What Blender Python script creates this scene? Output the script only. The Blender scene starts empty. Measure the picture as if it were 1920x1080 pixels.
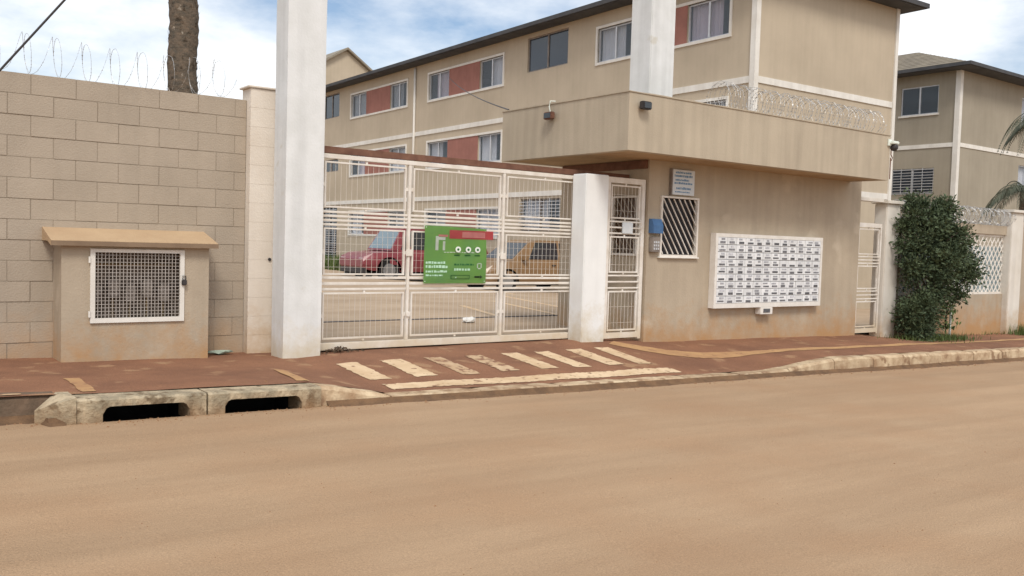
import bpy, bmesh, math, random
from mathutils import Vector, Matrix, noise
random.seed(7)
C = bpy.context.scene
COL = C.collection
PI = math.pi

# ------------------------------------------------------------------ camera, sky, sun, exposure
cam_d = bpy.data.cameras.new('camera')
cam = bpy.data.objects.new('camera', cam_d)
COL.objects.link(cam)
cam_d.sensor_width = 36.0
cam_d.lens = 31.991
cam_d.clip_start = 0.05
cam_d.clip_end = 2000
_X = Vector((0.80191, 0.00525, -0.59742)).normalized()
_Y = Vector((-0.59668, 0.05724, -0.80043))
_Y = (_Y - _X * _X.dot(_Y)).normalized()
_Z = _X.cross(_Y)
CAM_H = 1.31
cam.matrix_world = Matrix(((_X.x, _X.y, _X.z, 0), (_Y.x, _Y.y, _Y.z, 0), (_Z.x, _Z.y, _Z.z, CAM_H), (0, 0, 0, 1)))
C.camera = cam

SUN_EL, SUN_AZ = math.radians(50), math.radians(208)
w = bpy.data.worlds.new('World')
C.world = w
w.use_nodes = True
nt = w.node_tree
nt.nodes.clear()
out = nt.nodes.new('ShaderNodeOutputWorld')
bg = nt.nodes.new('ShaderNodeBackground')
sky = nt.nodes.new('ShaderNodeTexSky')
sky.sky_type = 'NISHITA'
sky.sun_disc = False
sky.sun_elevation = SUN_EL
sky.sun_rotation = SUN_AZ
sky.dust_density = 2.0
tc = nt.nodes.new('ShaderNodeTexCoord')
mp = nt.nodes.new('ShaderNodeMapping')
mp.inputs['Scale'].default_value = (1.6, 1.6, 4.0)
mp.inputs['Location'].default_value = (0.35, 0.1, 0.2)
ns = nt.nodes.new('ShaderNodeTexNoise')
ns.inputs['Scale'].default_value = 2.1
ns.inputs['Detail'].default_value = 8
ns.inputs['Roughness'].default_value = 0.58
cr = nt.nodes.new('ShaderNodeMapRange')
cr.inputs['From Min'].default_value = 0.33
cr.inputs['From Max'].default_value = 0.60
mx = nt.nodes.new('ShaderNodeMix')
mx.data_type = 'RGBA'
mx.inputs['B'].default_value = (7.6, 7.8, 8.0, 1)
nt.links.new(tc.outputs['Generated'], mp.inputs['Vector'])
nt.links.new(mp.outputs['Vector'], ns.inputs['Vector'])
nt.links.new(ns.outputs['Fac'], cr.inputs['Value'])
nt.links.new(cr.outputs['Result'], mx.inputs['Factor'])
nt.links.new(sky.outputs['Color'], mx.inputs['A'])
nt.links.new(mx.outputs['Result'], bg.inputs['Color'])
bg.inputs['Strength'].default_value = 0.105
nt.links.new(bg.outputs['Background'], out.inputs['Surface'])

sun_d = bpy.data.lights.new('sun', 'SUN')
sun_d.energy = 1.5
sun_d.angle = math.radians(17)
sun_d.color = (1.0, 0.95, 0.87)
sun = bpy.data.objects.new('sun', sun_d)
COL.objects.link(sun)
_sd = Vector((math.sin(SUN_AZ) * math.cos(SUN_EL), math.cos(SUN_AZ) * math.cos(SUN_EL), math.sin(SUN_EL)))
sun.rotation_euler = _sd.to_track_quat('Z', 'Y').to_euler()
sun.location = (0, -10, 20)

C.view_settings.view_transform = 'Standard'
C.view_settings.look = 'None'
C.view_settings.gamma = 1.0
C.view_settings.use_curve_mapping = False
C.view_settings.exposure = 0.5

# ------------------------------------------------------------------ helpers
def lerp(a, b, t): return a + (b - a) * t
def interp(x, xs, ys):
    if x <= xs[0]: return ys[0]
    for i in range(1, len(xs)):
        if x <= xs[i]:
            return lerp(ys[i-1], ys[i], (x - xs[i-1]) / (xs[i] - xs[i-1]))
    return ys[-1]
def zr(X): return -.06 - .0215 * max(-25, min(70, X))                      # road
def gz(X): return interp(X, [-20, 1.3, 4, 4.4, 8.3, 9.1, 14.3, 15.5, 20, 60], [.4, .05, 0, .03, .03, -.01, -.11, -.2, -.29, -1.1])
def kz(X): return zr(X) + interp(X, [3.35, 4.1, 9.6, 10.9], [.17, .035, .035, .17])   # kerb top
def S(X, Y):
    t = max(0, min(1, (Y - 7.42) / (9.2 - 7.42)))
    return lerp(kz(X), gz(X), t)
def SU(X, Y): return S(X, Y) + .006 * math.sin(3.1*X + 2*Y) * math.sin(1.7*X - 2.3*Y)
def zi(X, Y): return interp(X, [9, 14], [0.05, gz(X) + .05]) + .006 * (Y - 9.4)       # courtyard

def new_mat(name):
    m = bpy.data.materials.new(name)
    m.use_nodes = True
    return m, m.node_tree, m.node_tree.nodes['Principled BSDF']

def pmat(name, c1, c2=None, rough=.85, s=3.0, bump=0.0, bs=60, streak=0.0, dirt=None, metal=0.0, rand=0.0,
         stretch=(1, 1, 1), lo=.35, hi=.65, spots=None, spec=.3):
    """two-tone noise paint or mineral surface; dirt=(colour, z_full, z_none, amount); spots=(colour, scale, threshold)"""
    m, t, b = new_mat(name)
    N, L = t.nodes, t.links
    b.inputs['Roughness'].default_value = rough
    b.inputs['Metallic'].default_value = metal
    b.inputs['Specular IOR Level'].default_value = spec
    if c2 is None: c2 = tuple(x * .88 for x in c1)
    geo = N.new('ShaderNodeNewGeometry')
    mp = N.new('ShaderNodeMapping'); mp.inputs['Scale'].default_value = stretch
    L.new(geo.outputs['Position'], mp.inputs['Vector'])
    n = N.new('ShaderNodeTexNoise'); n.inputs['Scale'].default_value = s; n.inputs['Detail'].default_value = 7; n.inputs['Roughness'].default_value = .62
    L.new(mp.outputs['Vector'], n.inputs['Vector'])
    r = N.new('ShaderNodeMapRange'); r.inputs['From Min'].default_value = lo; r.inputs['From Max'].default_value = hi
    L.new(n.outputs['Fac'], r.inputs['Value'])
    mix = N.new('ShaderNodeMix'); mix.data_type = 'RGBA'
    mix.inputs['A'].default_value = (*c1, 1); mix.inputs['B'].default_value = (*c2, 1)
    L.new(r.outputs['Result'], mix.inputs['Factor'])
    col = mix.outputs['Result']
    if streak:
        m2 = N.new('ShaderNodeMapping'); m2.inputs['Scale'].default_value = (7, 7, .45)
        L.new(geo.outputs['Position'], m2.inputs['Vector'])
        n2 = N.new('ShaderNodeTexNoise'); n2.inputs['Scale'].default_value = 1.0; n2.inputs['Detail'].default_value = 5
        L.new(m2.outputs['Vector'], n2.inputs['Vector'])
        r2 = N.new('ShaderNodeMapRange'); r2.inputs['From Min'].default_value = .4; r2.inputs['From Max'].default_value = .75
        r2.inputs['To Min'].default_value = 1.0; r2.inputs['To Max'].default_value = 1.0 - streak
        L.new(n2.outputs['Fac'], r2.inputs['Value'])
        mm = N.new('ShaderNodeVectorMath'); mm.operation = 'SCALE'
        L.new(col, mm.inputs[0]); L.new(r2.outputs['Result'], mm.inputs['Scale'])
        col = mm.outputs['Vector']
    if spots:
        n4 = N.new('ShaderNodeTexNoise'); n4.inputs['Scale'].default_value = spots[1]; n4.inputs['Detail'].default_value = 4
        L.new(geo.outputs['Position'], n4.inputs['Vector'])
        r4 = N.new('ShaderNodeMapRange'); r4.inputs['From Min'].default_value = spots[2]; r4.inputs['From Max'].default_value = spots[2] + (spots[3] if len(spots) > 3 else .08)
        L.new(n4.outputs['Fac'], r4.inputs['Value'])
        m4 = N.new('ShaderNodeMix'); m4.data_type = 'RGBA'
        L.new(r4.outputs['Result'], m4.inputs['Factor']); L.new(col, m4.inputs['A']); m4.inputs['B'].default_value = (*spots[0], 1)
        col = m4.outputs['Result']
    if rand:
        oi = N.new('ShaderNodeObjectInfo')
        r3 = N.new('ShaderNodeMapRange'); r3.inputs['To Min'].default_value = 1 - rand; r3.inputs['To Max'].default_value = 1 + rand
        L.new(oi.outputs['Random'], r3.inputs['Value'])
        mm = N.new('ShaderNodeVectorMath'); mm.operation = 'SCALE'
        L.new(col, mm.inputs[0]); L.new(r3.outputs['Result'], mm.inputs['Scale'])
        col = mm.outputs['Vector']
    if dirt:
        dc, z0, z1, am = dirt
        sp = N.new('ShaderNodeSeparateXYZ'); L.new(geo.outputs['Position'], sp.inputs['Vector'])
        n3 = N.new('ShaderNodeTexNoise'); n3.inputs['Scale'].default_value = 3.6; n3.inputs['Detail'].default_value = 8; n3.inputs['Roughness'].default_value = .7
        L.new(geo.outputs['Position'], n3.inputs['Vector'])
        ad = N.new('ShaderNodeMath'); ad.operation = 'MULTIPLY_ADD'; ad.inputs[1].default_value = -(z1 - z0) * 2.4; ad.inputs[2].default_value = (z1 - z0) * 1.2
        L.new(n3.outputs['Fac'], ad.inputs[0])
        a2 = N.new('ShaderNodeMath'); a2.operation = 'ADD'
        L.new(sp.outputs['Z'], a2.inputs[0]); L.new(ad.outputs[0], a2.inputs[1])
        r5 = N.new('ShaderNodeMapRange'); r5.inputs['From Min'].default_value = z0; r5.inputs['From Max'].default_value = z1
        r5.inputs['To Min'].default_value = am; r5.inputs['To Max'].default_value = 0
        L.new(a2.outputs[0], r5.inputs['Value'])
        m5 = N.new('ShaderNodeMix'); m5.data_type = 'RGBA'
        L.new(r5.outputs['Result'], m5.inputs['Factor']); L.new(col, m5.inputs['A']); m5.inputs['B'].default_value = (*dc, 1)
        col = m5.outputs['Result']
    L.new(col, b.inputs['Base Color'])
    if bump:
        nb = N.new('ShaderNodeTexNoise'); nb.inputs['Scale'].default_value = bs; nb.inputs['Detail'].default_value = 5
        L.new(geo.outputs['Position'], nb.inputs['Vector'])
        bp = N.new('ShaderNodeBump'); bp.inputs['Strength'].default_value = bump; bp.inputs['Distance'].default_value = .02
        L.new(nb.outputs['Fac'], bp.inputs['Height'])
        L.new(bp.outputs['Normal'], b.inputs['Normal'])
    return m

class B:
    """collects geometry in one bmesh"""
    def __init__(s): s.bm = bmesh.new()
    def face(s, pts):
        vs = [s.bm.verts.new(p) for p in pts]
        try: return s.bm.faces.new(vs)
        except ValueError: return None
    def box(s, x0, x1, y0, y1, z0, z1, bev=0.0):
        if bev:
            t = bmesh.new(); B._box(t, x0, x1, y0, y1, z0, z1)
            bmesh.ops.bevel(t, geom=t.edges[:], offset=bev, segments=2, affect='EDGES')
            s.merge(t); t.free()
        else:
            B._box(s.bm, x0, x1, y0, y1, z0, z1)
        return s
    @staticmethod
    def _box(bm, x0, x1, y0, y1, z0, z1):
        if x0 > x1: x0, x1 = x1, x0
        if y0 > y1: y0, y1 = y1, y0
        if z0 > z1: z0, z1 = z1, z0
        v = [bm.verts.new(p) for p in ((x0,y0,z0),(x1,y0,z0),(x1,y1,z0),(x0,y1,z0),(x0,y0,z1),(x1,y0,z1),(x1,y1,z1),(x0,y1,z1))]
        for f in ((0,3,2,1),(4,5,6,7),(0,1,5,4),(1,2,6,5),(2,3,7,6),(3,0,4,7)):
            bm.faces.new([v[i] for i in f])
    def merge(s, t):
        mp = {v: s.bm.verts.new(v.co) for v in t.verts}
        for f in t.faces: s.bm.faces.new([mp[v] for v in f.verts])
    def tube(s, pts, r, n=6, caps=True):
        pts = [Vector(p) for p in pts]
        rs = r if isinstance(r, (list, tuple)) else [r] * len(pts)
        rings = []
        for i, p in enumerate(pts):
            a = pts[max(0, i-1)]; b = pts[min(len(pts)-1, i+1)]
            d = (b - a).normalized()
            up = Vector((0, 0, 1)) if abs(d.z) < .95 else Vector((1, 0, 0))
            u = d.cross(up).normalized(); v = d.cross(u)
            rings.append([s.bm.verts.new(p + (u * math.cos(2*PI*k/n) + v * math.sin(2*PI*k/n)) * rs[i]) for k in range(n)])
        for i in range(len(rings) - 1):
            for k in range(n):
                s.bm.faces.new((rings[i][k], rings[i][(k+1) % n], rings[i+1][(k+1) % n], rings[i+1][k]))
        if caps and n > 2:
            s.bm.faces.new(rings[0][::-1]); s.bm.faces.new(rings[-1])
        return s
    def prism(s, poly, p0, p1, axis):
        """poly: 2-D points; extruded from p0 to p1 along axis 'x','y','z'"""
        def P(a, b, c): return {'x': (c, a, b), 'y': (a, c, b), 'z': (a, b, c)}[axis]
        A = [s.bm.verts.new(P(a, b, p0)) for a, b in poly]
        D = [s.bm.verts.new(P(a, b, p1)) for a, b in poly]
        n = len(poly)
        s.bm.faces.new(A); s.bm.faces.new(D[::-1])
        for i in range(n):
            s.bm.faces.new((A[i], D[i], D[(i+1) % n], A[(i+1) % n]))
        return s
    def sheet(s, f, x0, x1, nx, y0, y1, ny):
        g = [[s.bm.verts.new(f(lerp(x0, x1, i/nx), lerp(y0, y1, j/ny))) for j in range(ny+1)] for i in range(nx+1)]
        for i in range(nx):
            for j in range(ny):
                s.bm.faces.new((g[i][j], g[i+1][j], g[i+1][j+1], g[i][j+1]))
        return s

def root_off(o):
    v = Vector((0, 0, 0))
    while o is not None:
        v += o.location; o = o.parent
    return v

def obj(name, b, m, parent=None, local=False, smooth=False, kind=None, at=None, recalc=True):
    """one mesh object; its B is in world coordinates unless local"""
    bm = b.bm
    if at is not None:
        off = Vector(at)
    else:
        off = Vector((0, 0, 0))
    if parent is not None and not local:
        off = off  # parents built in world coordinates carry their own offset below
    base = root_off(parent) if (parent is not None and not local) else Vector((0, 0, 0))
    shift = -(base + off) if not local else -off
    if shift.length > 0:
        for v in bm.verts: v.co += shift
    if recalc: bmesh.ops.recalc_face_normals(bm, faces=bm.faces[:])
    me = bpy.data.meshes.new(name)
    bm.to_mesh(me); bm.free()
    if smooth:
        for p in me.polygons: p.use_smooth = True
    if m is not None: me.materials.append(m)
    o = bpy.data.objects.new(name, me)
    COL.objects.link(o)
    o.location = off
    if parent is not None: o.parent = parent
    if kind: o['kind'] = kind
    return o

def tag(o, label, cat, group=None):
    o['label'] = label; o['category'] = cat
    if group: o['group'] = group
    return o

def thing(name, label, cat, loc=(0, 0, 0), rotz=0.0, group=None):
    o = bpy.data.objects.new(name, None)
    o.empty_display_size = .2
    COL.objects.link(o)
    o.location = loc; o.rotation_euler = (0, 0, rotz)
    if cat is None:
        o['kind'] = 'structure'
    else:
        tag(o, label, cat, group)
    return o

def share(name, me, parent, loc=(0, 0, 0), rot=None, kind=None):
    o = bpy.data.objects.new(name, me)
    COL.objects.link(o)
    o.parent = parent
    o.location = loc
    if rot is not None: o.rotation_euler = rot
    if kind: o['kind'] = kind
    return o

# ------------------------------------------------------------------ materials
DUST = (.44, .245, .105)
M = {}
M['block'] = pmat('painted_block', (.425, .356, .278), (.38, .317, .246), s=1.6, bump=.25, bs=70, rand=.03, streak=.07, dirt=(DUST, -.05, .5, .45))
M['mortar'] = pmat('mortar', (.37, .31, .24), rough=.95, s=3, c2=(.25, .205, .155), lo=.3, hi=.7)
M['plaster'] = pmat('beige_plaster', (.475, .395, .295), (.41, .337, .25), s=1.3, bump=.2, bs=45, streak=.12, spots=((.50, .42, .318), 1.7, .60), dirt=(DUST, -.22, .46, .9))
M['facade'] = pmat('facade_plaster', (.53, .445, .333), (.465, .388, .288), s=.6, bump=.1, bs=30, streak=.06)
M['facade2'] = pmat('grey_beige_facade', (.37, .325, .252), (.32, .28, .215), s=.6, bump=.1, bs=30, streak=.08)
M['fascia'] = pmat('fascia_plaster', (.50, .425, .32), (.44, .37, .278), s=1.2, bump=.15, bs=45, streak=.16)
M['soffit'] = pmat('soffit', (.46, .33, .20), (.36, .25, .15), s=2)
M['cream'] = pmat('cream_paint', (.78, .71, .62), (.70, .62, .525), s=2.0, bump=.15, bs=60, streak=.06, dirt=((.50, .33, .17), -.05, .45, .8))
M['white'] = pmat('white_paint', (.77, .78, .775), (.68, .69, .675), s=2.6, bump=.12, bs=40, streak=.15, spots=((.60, .58, .52), 3.5, .68), dirt=((.56, .47, .31), -.08, .42, .75))
M['post'] = pmat('post_white', (.84, .845, .83), (.78, .785, .77), s=2.0, bump=.08, bs=50, streak=.06, spots=((.60, .58, .52), 4.5, .70), dirt=((.56, .47, .31), -.1, .5, .8))
M['pillar'] = pmat('pillar_white', (.74, .70, .63), (.66, .61, .53), s=2.0, bump=.1, bs=50, streak=.12, dirt=((.52, .36, .2), -.3, .25, .85))
M['gatew'] = pmat('gate_white', (.80, .76, .70), (.66, .60, .52), rough=.55, s=5, dirt=((.62, .5, .33), .0, .35, .7))
M['trim'] = pmat('trim_white', (.80, .77, .71), (.70, .66, .59), rough=.7, s=2, streak=.1)
M['rust'] = pmat('rusty_brown_steel', (.13, .06, .04), (.20, .10, .065), rough=.75, s=9)
M['dark'] = pmat('dark_steel', (.05, .045, .045), rough=.5, s=8)
M['black'] = pmat('black_void', (.012, .011, .011), rough=.9)
M['wire'] = pmat('galvanised_wire', (.55, .54, .52), (.42, .42, .42), rough=.45, metal=.6, s=20)
M['alu'] = pmat('aluminium_frame', (.66, .67, .68), (.55, .56, .58), rough=.4, metal=.3, s=6)
M['salmon'] = pmat('salmon_render', (.37, .165, .13), (.31, .14, .11), s=2.2, bump=.1, bs=50, streak=.1)
M['road'] = pmat('dusty_road', (.42, .283, .172), (.355, .232, .137), s=.9, bump=.5, bs=85, stretch=(.4, 2.4, 1), rough=.95, spots=((.375, .235, .135), 1.1, .45, .3))
def add_grain(m, scale, amt, tracks=None):
    """fine aggregate speckle, and lighter polished wheel paths along x, over the base colour"""
    t = m.node_tree; N, L = t.nodes, t.links; b = N['Principled BSDF']
    src = b.inputs['Base Color'].links[0].from_socket
    g = N.new('ShaderNodeNewGeometry')
    n = N.new('ShaderNodeTexNoise'); n.inputs['Scale'].default_value = scale; n.inputs['Detail'].default_value = 2
    L.new(g.outputs['Position'], n.inputs['Vector'])
    r = N.new('ShaderNodeMapRange'); r.inputs['From Min'].default_value = .3; r.inputs['From Max'].default_value = .7; r.inputs['To Min'].default_value = 1 - amt; r.inputs['To Max'].default_value = 1 + amt
    L.new(n.outputs['Fac'], r.inputs['Value'])
    v = N.new('ShaderNodeVectorMath'); v.operation = 'SCALE'; L.new(src, v.inputs[0]); L.new(r.outputs['Result'], v.inputs['Scale'])
    col = v.outputs['Vector']
    if tracks:
        mp = N.new('ShaderNodeMapping'); mp.inputs['Scale'].default_value = (.05, 1.5, 1); L.new(g.outputs['Position'], mp.inputs['Vector'])
        n2 = N.new('ShaderNodeTexNoise'); n2.inputs['Scale'].default_value = 1.3; n2.inputs['Detail'].default_value = 4; L.new(mp.outputs['Vector'], n2.inputs['Vector'])
        r2 = N.new('ShaderNodeMapRange'); r2.inputs['From Min'].default_value = .36; r2.inputs['From Max'].default_value = .64; r2.inputs['To Min'].default_value = 1 - tracks; r2.inputs['To Max'].default_value = 1 + tracks
        L.new(n2.outputs['Fac'], r2.inputs['Value'])
        v2 = N.new('ShaderNodeVectorMath'); v2.operation = 'SCALE'; L.new(col, v2.inputs[0]); L.new(r2.outputs['Result'], v2.inputs['Scale']); col = v2.outputs['Vector']
    L.new(col, b.inputs['Base Color'])
add_grain(M['road'], 140, .15, .055)
M['walk'] = pmat('dirt_stained_pavement', (.27, .13, .072), (.19, .09, .052), s=1.3, bump=.35, bs=45, rough=.95, spots=((.33, .19, .105), 3.0, .60))
add_grain(M['walk'], 90, .16)
M['court'] = pmat('courtyard_concrete', (.46, .35, .245), (.36, .262, .175), s=.6, bump=.15, bs=40, rough=.92, stretch=(1, 1.5, 1))
M['earth'] = pmat('earth', (.30, .17, .09), (.22, .12, .06), s=.4, rough=1)
M['kerb'] = pmat('limewashed_kerb', (.60, .47, .31), (.34, .22, .13), s=5.0, bump=.5, bs=35, rough=.95, rand=.08, spots=((.27, .17, .10), 6.0, .57))
M['kerbd'] = pmat('dirty_kerb', (.20, .135, .09), (.11, .08, .055), s=5.0, bump=.5, bs=30, rough=.95, rand=.08)
M['drain'] = pmat('drain_concrete', (.50, .405, .275), (.29, .24, .165), s=6.0, bump=.7, bs=40, rough=.95, spots=((.20, .15, .095), 9.0, .56), lo=.4, hi=.6, dirt=((.26, .15, .075), -.16, .02, .8))
M['paint'] = pmat('worn_cream_paint', (.70, .53, .345), (.55, .385, .23), s=3.0, rough=.9, bump=.2, bs=50, spots=((.26, .14, .085), 13.0, .60))
M['paint2'] = pmat('very_worn_paint', (.60, .44, .28), (.40, .25, .14), s=4.0, rough=.9, bump=.2, bs=50, spots=((.24, .125, .075), 11.0, .54))
M['ochre'] = pmat('ochre_line', (.50, .30, .14), (.38, .21, .105), s=3.0, rough=.9, spots=((.24, .125, .075), 9.0, .62))
M['ledge'] = pmat('dusty_ledge', (.50, .355, .215), (.44, .30, .18), s=2.5, bump=.25, bs=50)
M['inside'] = pmat('dark_interior', (.30, .235, .185), (.20, .155, .12), s=6)
M['pipe'] = pmat('grey_meter', (.30, .26, .22), (.18, .15, .135), s=7, rough=.6)
M['brass'] = pmat('old_brass', (.35, .26, .14), (.22, .16, .09), rough=.4, metal=.6, s=12)
M['green'] = pmat('green_vinyl', (.25, .47, .12), (.20, .41, .14), rough=.5, s=2.5)
M['red'] = pmat('red_vinyl', (.66, .13, .13), (.56, .10, .11), rough=.5, s=5)
M['pink'] = pmat('pink_vinyl', (.80, .34, .32), (.72, .28, .27), rough=.5, s=8)
M['print'] = pmat('white_print', (.80, .85, .78), rough=.5, s=9)
M['mint'] = pmat('pale_print', (.50, .74, .55), (.42, .66, .48), rough=.5, s=9)
M['dgreen'] = pmat('dark_green_print', (.035, .16, .05), rough=.5, s=9)
M['ink'] = pmat('dark_ink', (.02, .03, .02), rough=.6, s=9)
M['signw'] = pmat('sign_white', (.70, .73, .74), (.62, .66, .69), rough=.4, s=7)
M['blueink'] = pmat('blue_print', (.13, .24, .40), (.20, .33, .48), rough=.5, s=20)
M['blue'] = pmat('blue_plastic', (.07, .16, .32), (.05, .12, .26), rough=.4, s=6)
M['mail'] = pmat('mailbox_white', (.78, .79, .79), (.69, .70, .71), rough=.45, s=12, rand=.09)
M['mailf'] = pmat('mailbox_frame', (.80, .77, .72), (.70, .66, .60), rough=.5, s=6)
M['slot'] = pmat('slot_dark', (.10, .10, .11), (.22, .22, .23), rough=.6, s=30, rand=.5)
M['tagm'] = pmat('number_tag', (.34, .35, .38), (.50, .50, .52), rough=.5, s=30, rand=.35)
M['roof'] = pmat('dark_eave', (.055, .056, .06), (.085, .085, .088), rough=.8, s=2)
M['tile'] = pmat('fibre_roof', (.30, .26, .20), (.22, .19, .15), rough=.9, s=2, bump=.3, bs=20)
M['bark'] = pmat('palm_bark', (.17, .125, .088), (.08, .07, .055), s=9, bump=.8, bs=25, stretch=(1, 1, 2.2), rough=1, spots=((.36, .31, .25), 16.0, .64))
M['bark2'] = pmat('shrub_bark', (.10, .065, .055), (.06, .04, .035), s=14, bump=.8, bs=40, rough=1)
M['tyre'] = pmat('tyre', (.018, .018, .018), rough=.9)
M['rim'] = pmat('rim', (.42, .43, .44), rough=.35, metal=.7)
M['carred'] = pmat('red_car_paint', (.24, .05, .06), (.2, .04, .05), rough=.3, spec=.6)
M['caryel'] = pmat('ochre_car_paint', (.27, .165, .082), (.23, .14, .07), rough=.3, spec=.6)
M['lamp'] = pmat('lamp_lens', (.75, .76, .76), rough=.2, spec=.7)
M['tail'] = pmat('tail_lens', (.45, .03, .02), rough=.25)
M['litter'] = pmat('white_litter', (.82, .82, .80), rough=.6)
M['scrap'] = pmat('pale_green_scrap', (.36, .42, .34), (.25, .30, .24), rough=.5, s=20)
M['debris'] = pmat('dark_leaf_debris', (.07, .045, .03), (.12, .08, .05), s=40, rough=1)
M['sheet'] = pmat('pale_sheet', (.44, .53, .55), (.36, .44, .47), rough=.5, s=1.5, streak=.1)
M['bpane'] = pmat('brown_pane', (.16, .095, .055), (.10, .06, .04), rough=.5, s=4)
M['dpane'] = pmat('dark_pane', (.022, .021, .024), (.035, .032, .034), rough=.45, s=3, spec=.15)

def glass_mat(name, col, alpha, rough=.06):
    m, t, b = new_mat(name)
    n = t.nodes.new('ShaderNodeTexNoise'); n.inputs['Scale'].default_value = 2.0
    g = t.nodes.new('ShaderNodeNewGeometry'); t.links.new(g.outputs['Position'], n.inputs['Vector'])
    mx = t.nodes.new('ShaderNodeMix'); mx.data_type = 'RGBA'
    mx.inputs['A'].default_value = (*col, 1); mx.inputs['B'].default_value = (*[c * 1.25 for c in col], 1)
    t.links.new(n.outputs['Fac'], mx.inputs['Factor']); t.links.new(mx.outputs['Result'], b.inputs['Base Color'])
    b.inputs['Roughness'].default_value = rough
    b.inputs['Alpha'].default_value = alpha
    b.inputs['Specular IOR Level'].default_value = .7
    return m
M['glass'] = glass_mat('window_glass', (.26, .31, .36), .18)
M['dglass'] = glass_mat('dark_glass', (.035, .045, .06), .93)
M['carglass'] = glass_mat('car_glass', (.03, .035, .04), .95)
M['windscreen'] = glass_mat('windscreen', (.16, .22, .25), .95)

def curtain_mat(name, col):
    m, t, b = new_mat(name)
    g = t.nodes.new('ShaderNodeNewGeometry')
    oi = t.nodes.new('ShaderNodeObjectInfo')
    n = t.nodes.new('ShaderNodeTexNoise'); n.inputs['Scale'].default_value = 3
    t.links.new(g.outputs['Position'], n.inputs['Vector'])
    mx = t.nodes.new('ShaderNodeMix'); mx.data_type = 'RGBA'
    mx.inputs['A'].default_value = (*col, 1); mx.inputs['B'].default_value = (*[c * .8 for c in col], 1)
    t.links.new(n.outputs['Fac'], mx.inputs['Factor']); t.links.new(mx.outputs['Result'], b.inputs['Base Color'])
    b.inputs['Roughness'].default_value = .9
    return m
M['curt'] = curtain_mat('pale_curtain', (.78, .79, .84))
M['curt2'] = curtain_mat('lilac_curtain', (.66, .58, .66))
M['curt3'] = curtain_mat('grey_curtain', (.45, .47, .50))

def leaf_mat(name, c1, c2):
    m, t, b = new_mat(name)
    g = t.nodes.new('ShaderNodeNewGeometry')
    n = t.nodes.new('ShaderNodeTexNoise'); n.inputs['Scale'].default_value = 3.5; n.inputs['Detail'].default_value = 3
    t.links.new(g.outputs['Position'], n.inputs['Vector'])
    ad = t.nodes.new('ShaderNodeMath'); ad.operation = 'MULTIPLY_ADD'; ad.inputs[1].default_value = .55
    t.links.new(g.outputs['Random Per Island'], ad.inputs[0])
    sb = t.nodes.new('ShaderNodeMapRange'); sb.inputs['From Min'].default_value = .35; sb.inputs['From Max'].default_value = .65; sb.inputs['To Max'].default_value = .5
    t.links.new(n.outputs['Fac'], sb.inputs['Value']); t.links.new(sb.outputs['Result'], ad.inputs[2])
    mx = t.nodes.new('ShaderNodeMix'); mx.data_type = 'RGBA'
    mx.inputs['A'].default_value = (*c1, 1); mx.inputs['B'].default_value = (*c2, 1)
    t.links.new(ad.outputs[0], mx.inputs['Factor']); t.links.new(mx.outputs['Result'], b.inputs['Base Color'])
    b.inputs['Roughness'].default_value = .6
    b.inputs['Specular IOR Level'].default_value = .25
    return m
M['leaf'] = leaf_mat('shrub_leaf', (.024, .04, .02), (.115, .15, .075))
M['leaf2'] = leaf_mat('young_leaf', (.10, .15, .05), (.20, .27, .10))
M['frond'] = leaf_mat('palm_frond', (.055, .07, .05), (.12, .13, .09))
M['grass'] = leaf_mat('grass_blade', (.05, .075, .02), (.12, .16, .045))

# ------------------------------------------------------------------ ground, road, pavement, courtyard
g = B(); g.sheet(lambda x, y: (x, y, -3.4), -600, 600, 4, -600, 600, 4)
obj('ground', g, M['earth'], kind='structure')

g = B()
def road_z(x, y):
    # the camber falls a little to the gutter, faint unevenness
    return zr(x) + .012 * math.sin(x * .9 + y * .7) * .5 - .02 * math.exp(-((y - 7.2) / .35) ** 2)
g.sheet(lambda x, y: (x, y, road_z(x, y)), -30, 70, 300, -12, 7.2, 60)
g.sheet(lambda x, y: (x, y, road_z(x, y)), -30, 1.41, 60, 7.2, 7.5, 4)
g.sheet(lambda x, y: (x, y, road_z(x, y)), 3.36, 70, 160, 7.2, 7.3, 2)
bmesh.ops.remove_doubles(g.bm, verts=g.bm.verts[:], dist=.002)
obj('road', g, M['road'], kind='structure', smooth=True)

walk = thing('sidewalk', None, None)
g = B(); g.sheet(lambda x, y: (x, y, SU(x, y)), -8, 45, 530, 7.42, 9.98, 26)
obj('pavement_surface', g, M['walk'], walk, smooth=True)
# painted bars of the driveway
starts = [4.23, 4.76, 5.32, 5.87, 6.41, 6.92, 7.44, 7.93]
def worn_strip(name, m, x0, x1, y0, y1, nx, ny, jx, jy, par):
    """a painted bar whose outline is chipped and uneven"""
    g = B(); V = {}
    for i in range(nx + 1):
        for j in range(ny + 1):
            x, y = lerp(x0, x1, i / nx), lerp(y0, y1, j / ny)
            if i in (0, nx): x += random.gauss(0, jx)
            if j in (0, ny): y += random.gauss(0, jy)
            V[i, j] = g.bm.verts.new((x, y, SU(x, y) + .005))
    for i in range(nx):
        for j in range(ny): g.bm.faces.new((V[i, j], V[i+1, j], V[i+1, j+1], V[i, j+1]))
    return obj(name, g, m, par)
for i, x0 in enumerate(starts):
    wd = [.24, .26, .23, .23, .25, .23, .25, .24][i]
    worn_strip('crossing_stripe', M['paint2'] if i in (2, 3) else M['paint'], x0, x0 + wd, 7.96 + random.uniform(-.02, .03), 8.73 + .01 * i, 4, 26, .006, .007, walk)
worn_strip('edge_stripe', M['paint'], 4.24, 8.22, 7.52, 7.74, 110, 5, .008, .008, walk)
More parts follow.
